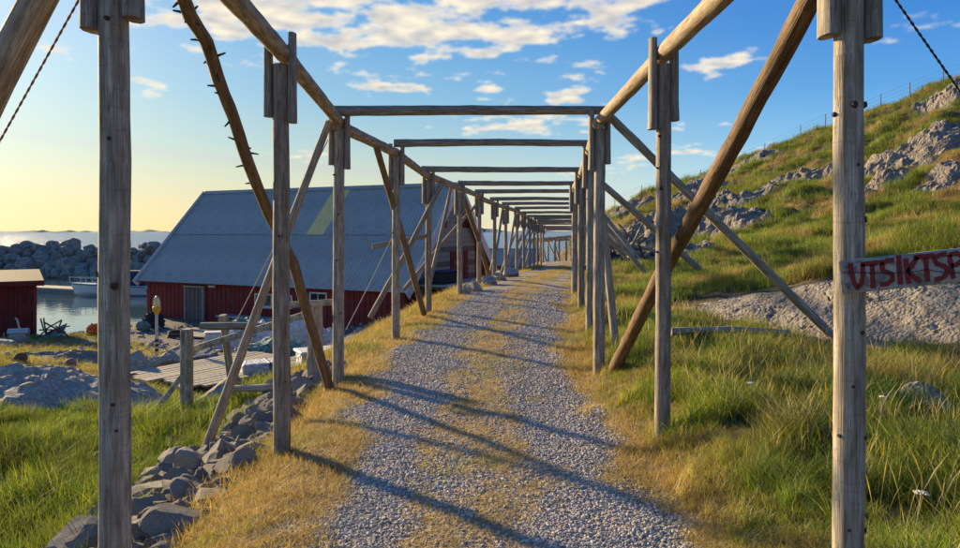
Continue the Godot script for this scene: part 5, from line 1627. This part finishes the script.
func tuft(n: int, radius: float, h: float, w: float, bend: float, sd: int, seeds := false) -> ArrayMesh:
	var r := RandomNumberGenerator.new()
	r.seed = sd
	var v := PackedVector3Array(); var nn := PackedVector3Array(); var idx := PackedInt32Array(); var col := PackedColorArray()
	for k in n:
		var a := r.randf() * TAU
		var rr := sqrt(r.randf()) * radius
		var base := Vector3(cos(a) * rr, -0.03, sin(a) * rr)
		var lean := r.randf() * TAU
		var ld := Vector3(cos(lean), 0, sin(lean))
		var hh := h * r.randf_range(0.5, 1.0)
		var b := bend * r.randf_range(0.3, 1.2)
		var side := Vector3(-ld.z, 0, ld.x).rotated(Vector3.UP, r.randf_range(-0.9, 0.9))
		var g := r.randf_range(0.65, 1.35)
		var c := Color(g * r.randf_range(0.85, 1.25), g, g * r.randf_range(0.7, 1.2))
		var i0 := v.size()
		var segs := 4
		for j in segs + 1:
			var t := float(j) / segs
			var p := base + Vector3.UP * hh * t * (1.0 - 0.25 * b * t) + ld * hh * b * t * t
			var ww := w * (1.0 - t * 0.92)
			if seeds: ww = w * (0.35 if t < 0.7 else (1.9 if t < 0.95 else 0.3))
			v.append(p - side * ww); v.append(p + side * ww)
			var nf := side.cross(Vector3.UP + ld * b * t).normalized()
			if nf.y < 0: nf = -nf
			nf = (nf + Vector3.UP * 0.4).normalized()
			nn.append(nf); nn.append(nf)
			col.append(c); col.append(c)
		for j in segs:
			var o := i0 + j * 2
			idx.append_array([o, o + 2, o + 1, o + 1, o + 2, o + 3])
	return arrays_mesh(v, nn, PackedVector2Array(), idx, col)

var rock_cells := {}
func in_rock(x: float, d: float, grow := 1.0) -> bool:
	if rock_cells.is_empty():
		for q in rock_spots:
			var m: float = maxf(q[2], q[3])
			for i in range(int(floor((q[0] - m) / 2.0)), int(floor((q[0] + m) / 2.0)) + 1):
				for j in range(int(floor((q[1] - m) / 2.0)), int(floor((q[1] + m) / 2.0)) + 1):
					var key := Vector2i(i, j)
					if not rock_cells.has(key): rock_cells[key] = []
					rock_cells[key].append(q)
	var cell := Vector2i(int(floor(x / 2.0)), int(floor(d / 2.0)))
	if not rock_cells.has(cell): return false
	for q in rock_cells[cell]:
		var dx: float = x - q[0]
		var dd: float = d - q[1]
		var u: float = dx * cos(q[4]) + dd * sin(q[4])
		var w: float = -dx * sin(q[4]) + dd * cos(q[4])
		if (u * u) / (q[2] * q[2]) + (w * w) / (q[3] * q[3]) < grow: return true
	return false

func blade_color(dry: float) -> Vector3:
	var greens := [Vector3(0.15, 0.235, 0.03), Vector3(0.20, 0.275, 0.04), Vector3(0.10, 0.17, 0.022), Vector3(0.30, 0.34, 0.07)]
	var straws := [Vector3(0.52, 0.37, 0.19), Vector3(0.48, 0.33, 0.155), Vector3(0.62, 0.48, 0.29), Vector3(0.42, 0.265, 0.11)]
	var g: Vector3 = greens[rng.randi() % 4]
	var s: Vector3 = straws[rng.randi() % 4]
	return g.lerp(s, clampf(dry + rng.randf_range(-0.2, 0.2), 0, 1)) * rng.randf_range(0.8, 1.2)

func turned(scale: float, lean := 0.15) -> Basis:
	return Basis.from_euler(Vector3(rng.randf_range(-lean, lean), rng.randf() * TAU, rng.randf_range(-lean, lean))).scaled(Vector3.ONE * scale)

func make_grass():
	var items := []
	# tall roadside grass on the right
	for i in 26000:
		var d := rng.randf_range(1.2, 10.5)
		var x := rng.randf_range(0.9, 9.0)
		var s := x - centre(d)
		var want := smoothstep(1.05, 1.75, s + 0.5 * nbig.get_noise_2d(x * 6.0, d * 6.0))
		if rng.randf() > want or in_rock(x, d, 0.95): continue
		if x > 0.8 * d + 2.5: continue
		var k := (0.55 + 0.45 * smoothstep(1.2, 2.1, s)) * rng.randf_range(0.6, 1.15) * clampf(1.0 + 1.3 * nbig.get_noise_2d(x * 9.0, d * 9.0 + 30.0), 0.35, 1.6)
		items.append([turned(k, 0.25), gpos(x, d), blade_color(clampf(dryness(x, d), 0, 1)) * (1.1 + 0.7 * nbig.get_noise_2d(x * 8.0 + 60.0, d * 8.0))])
	scatter("roadside_grass", "tall green and golden grass growing beside the track", "grass", tuft(26, 0.075, 0.25, 0.0033, 0.75, 3), M.grass, items)
	items = []
	for i in 2600:
		var d := rng.randf_range(1.5, 10.5)
		var x := rng.randf_range(1.2, 9.0)
		if rng.randf() > smoothstep(1.5, 2.1, x - centre(d)) or in_rock(x, d, 1.0): continue
		items.append([turned(rng.randf_range(0.6, 1.05)), gpos(x, d), Vector3(0.58, 0.48, 0.26) * rng.randf_range(0.8, 1.2)])
	scatter("seeding_grass", "straw coloured seed heads standing above the roadside grass", "grass", tuft(6, 0.12, 0.42, 0.0013, 0.28, 5, true), M.grass, items)
	items = []
	# lush meadow on the left
	for i in 27000:
		var d := rng.randf_range(1.0, 16.0)
		var x := rng.randf_range(-15.0, -1.9)
		var off := table(PD, PL, d) - x
		if rng.randf() > smoothstep(0.9, 1.7, off + 0.6 * nbig.get_noise_2d(x * 5.0, d * 5.0)) or in_rock(x, d, 0.8): continue
		if x < -1.0 * d - 3.0: continue
		var dr := clampf(dryness(x, d) - 0.15, 0, 1)
		var k := rng.randf_range(0.6, 1.15) * (1.0 - 0.4 * dr) * (1.0 + 0.7 * nbig.get_noise_2d(x * 4.5, d * 4.5))
		items.append([turned(k), gpos(x, d), blade_color(dr * 0.9) * 0.9 * (1.0 + 0.6 * nbig.get_noise_2d(x * 6.0 + 31.0, d * 6.0))])
	scatter("meadow_grass", "lush green grass on the low ground left of the track", "grass", tuft(22, 0.10, 0.30, 0.0042, 0.6, 7), M.grass, items)
	items = []
	# broad leaved weeds in it
	for i in 3000:
		var d := rng.randf_range(4.0, 13.0)
		var x := rng.randf_range(-9.0, -2.2)
		var off := table(PD, PL, d) - x
		if off < 1.0 or in_rock(x, d, 1.0) or nbig.get_noise_2d(x * 5.0 + 90.0, d * 5.0) < 0.0: continue
		items.append([turned(rng.randf_range(0.5, 1.1)), gpos(x, d), Vector3(0.16, 0.24, 0.04) * rng.randf_range(0.7, 1.3)])
	scatter("leafy_weeds", "broad leaved green weeds among the meadow grass", "weeds", tuft(9, 0.06, 0.24, 0.020, 1.0, 13), M.grass, items)
	items = []
	# short dry grass on the shoulders and the middle strip
	for i in 85000:
		var d := 1.6 * pow(34.0 / 1.6, rng.randf())
		var s := rng.randf_range(-3.4, 1.9)
		var x := centre(d) + s
		var want := 0.0
		if s > -0.6 and s < 0.8: want = strip(s, d) * 0.9
		elif s > 0: want = smoothstep(0.95, 1.2, s + 0.35 * nbig.get_noise_2d(s * 5.0 + 9.0, d * 5.0))
		else: want = verge(s, d) * (smoothstep(2.1, 1.6, -s) if d < 8.5 else 1.0)
		if rng.randf() > want or in_rock(x, d, 0.7): continue
		var k := rng.randf_range(0.5, 1.2) * (1.0 + 0.05 * d) * (0.75 if absf(s) < 0.8 else 1.15)
		if s < -1.6: k *= 1.5
		var dr := 0.95 - 0.5 * smoothstep(0.15, 0.5, nbig.get_noise_2d(x * 5.0 + 15.0, d * 5.0)) - (0.25 if s > 1.35 else 0.0)
		items.append([turned(k, 0.3), gpos(x, d), blade_color(dr)])
	scatter("dry_grass", "short straw coloured grass on the track's shoulders and middle strip", "grass", tuft(16, 0.05, 0.075, 0.0018, 1.0, 17), M.grass, items)
	items = []
	# hillside
	for i in 90000:
		var d := 9.0 * pow(74.0 / 9.0, rng.randf())
		var x := rng.randf_range(1.5, 0.82 * d + 4.0)
		if x < centre(d) + 2.0 or in_rock(x, d, 0.85): continue
		var dr := dryness(x, d)
		var k := rng.randf_range(0.6, 1.2) * (0.62 + 0.018 * d) * (1.0 + 0.6 * nbig.get_noise_2d(x * 2.0, d * 2.0 + 50.0)) * (1.0 - 0.35 * dr)
		items.append([turned(k, 0.2), gpos(x, d), blade_color(dr * 0.95) * 0.95 * (1.0 + 0.5 * nbig.get_noise_2d(x * 4.0 + 31.0, d * 4.0))])
	scatter("hillside_grass", "green and straw coloured grass covering the hillside", "grass", tuft(18, 0.16, 0.30, 0.0065, 0.6, 23), M.grass, items)
	items = []
	# dry growth on the low ground by the harbour
	for i in 9000:
		var d := rng.randf_range(11.0, 29.0)
		var x := rng.randf_range(-0.9 * d - 3.0, -0.30 * d)
		var y := gy(x, d)
		if in_rock(x, d, 0.8) or y < -2.45: continue
		items.append([turned(rng.randf_range(0.5, 1.1), 0.2), Vector3(x, y, -d), blade_color(clampf(0.45 + 0.8 * nbig.get_noise_2d(x * 4.0, d * 4.0), 0, 1))])
	scatter("shore_grass", "dry tufted grass on the low rocky ground by the harbour", "grass", tuft(18, 0.12, 0.24, 0.005, 0.6, 29), M.grass, items)
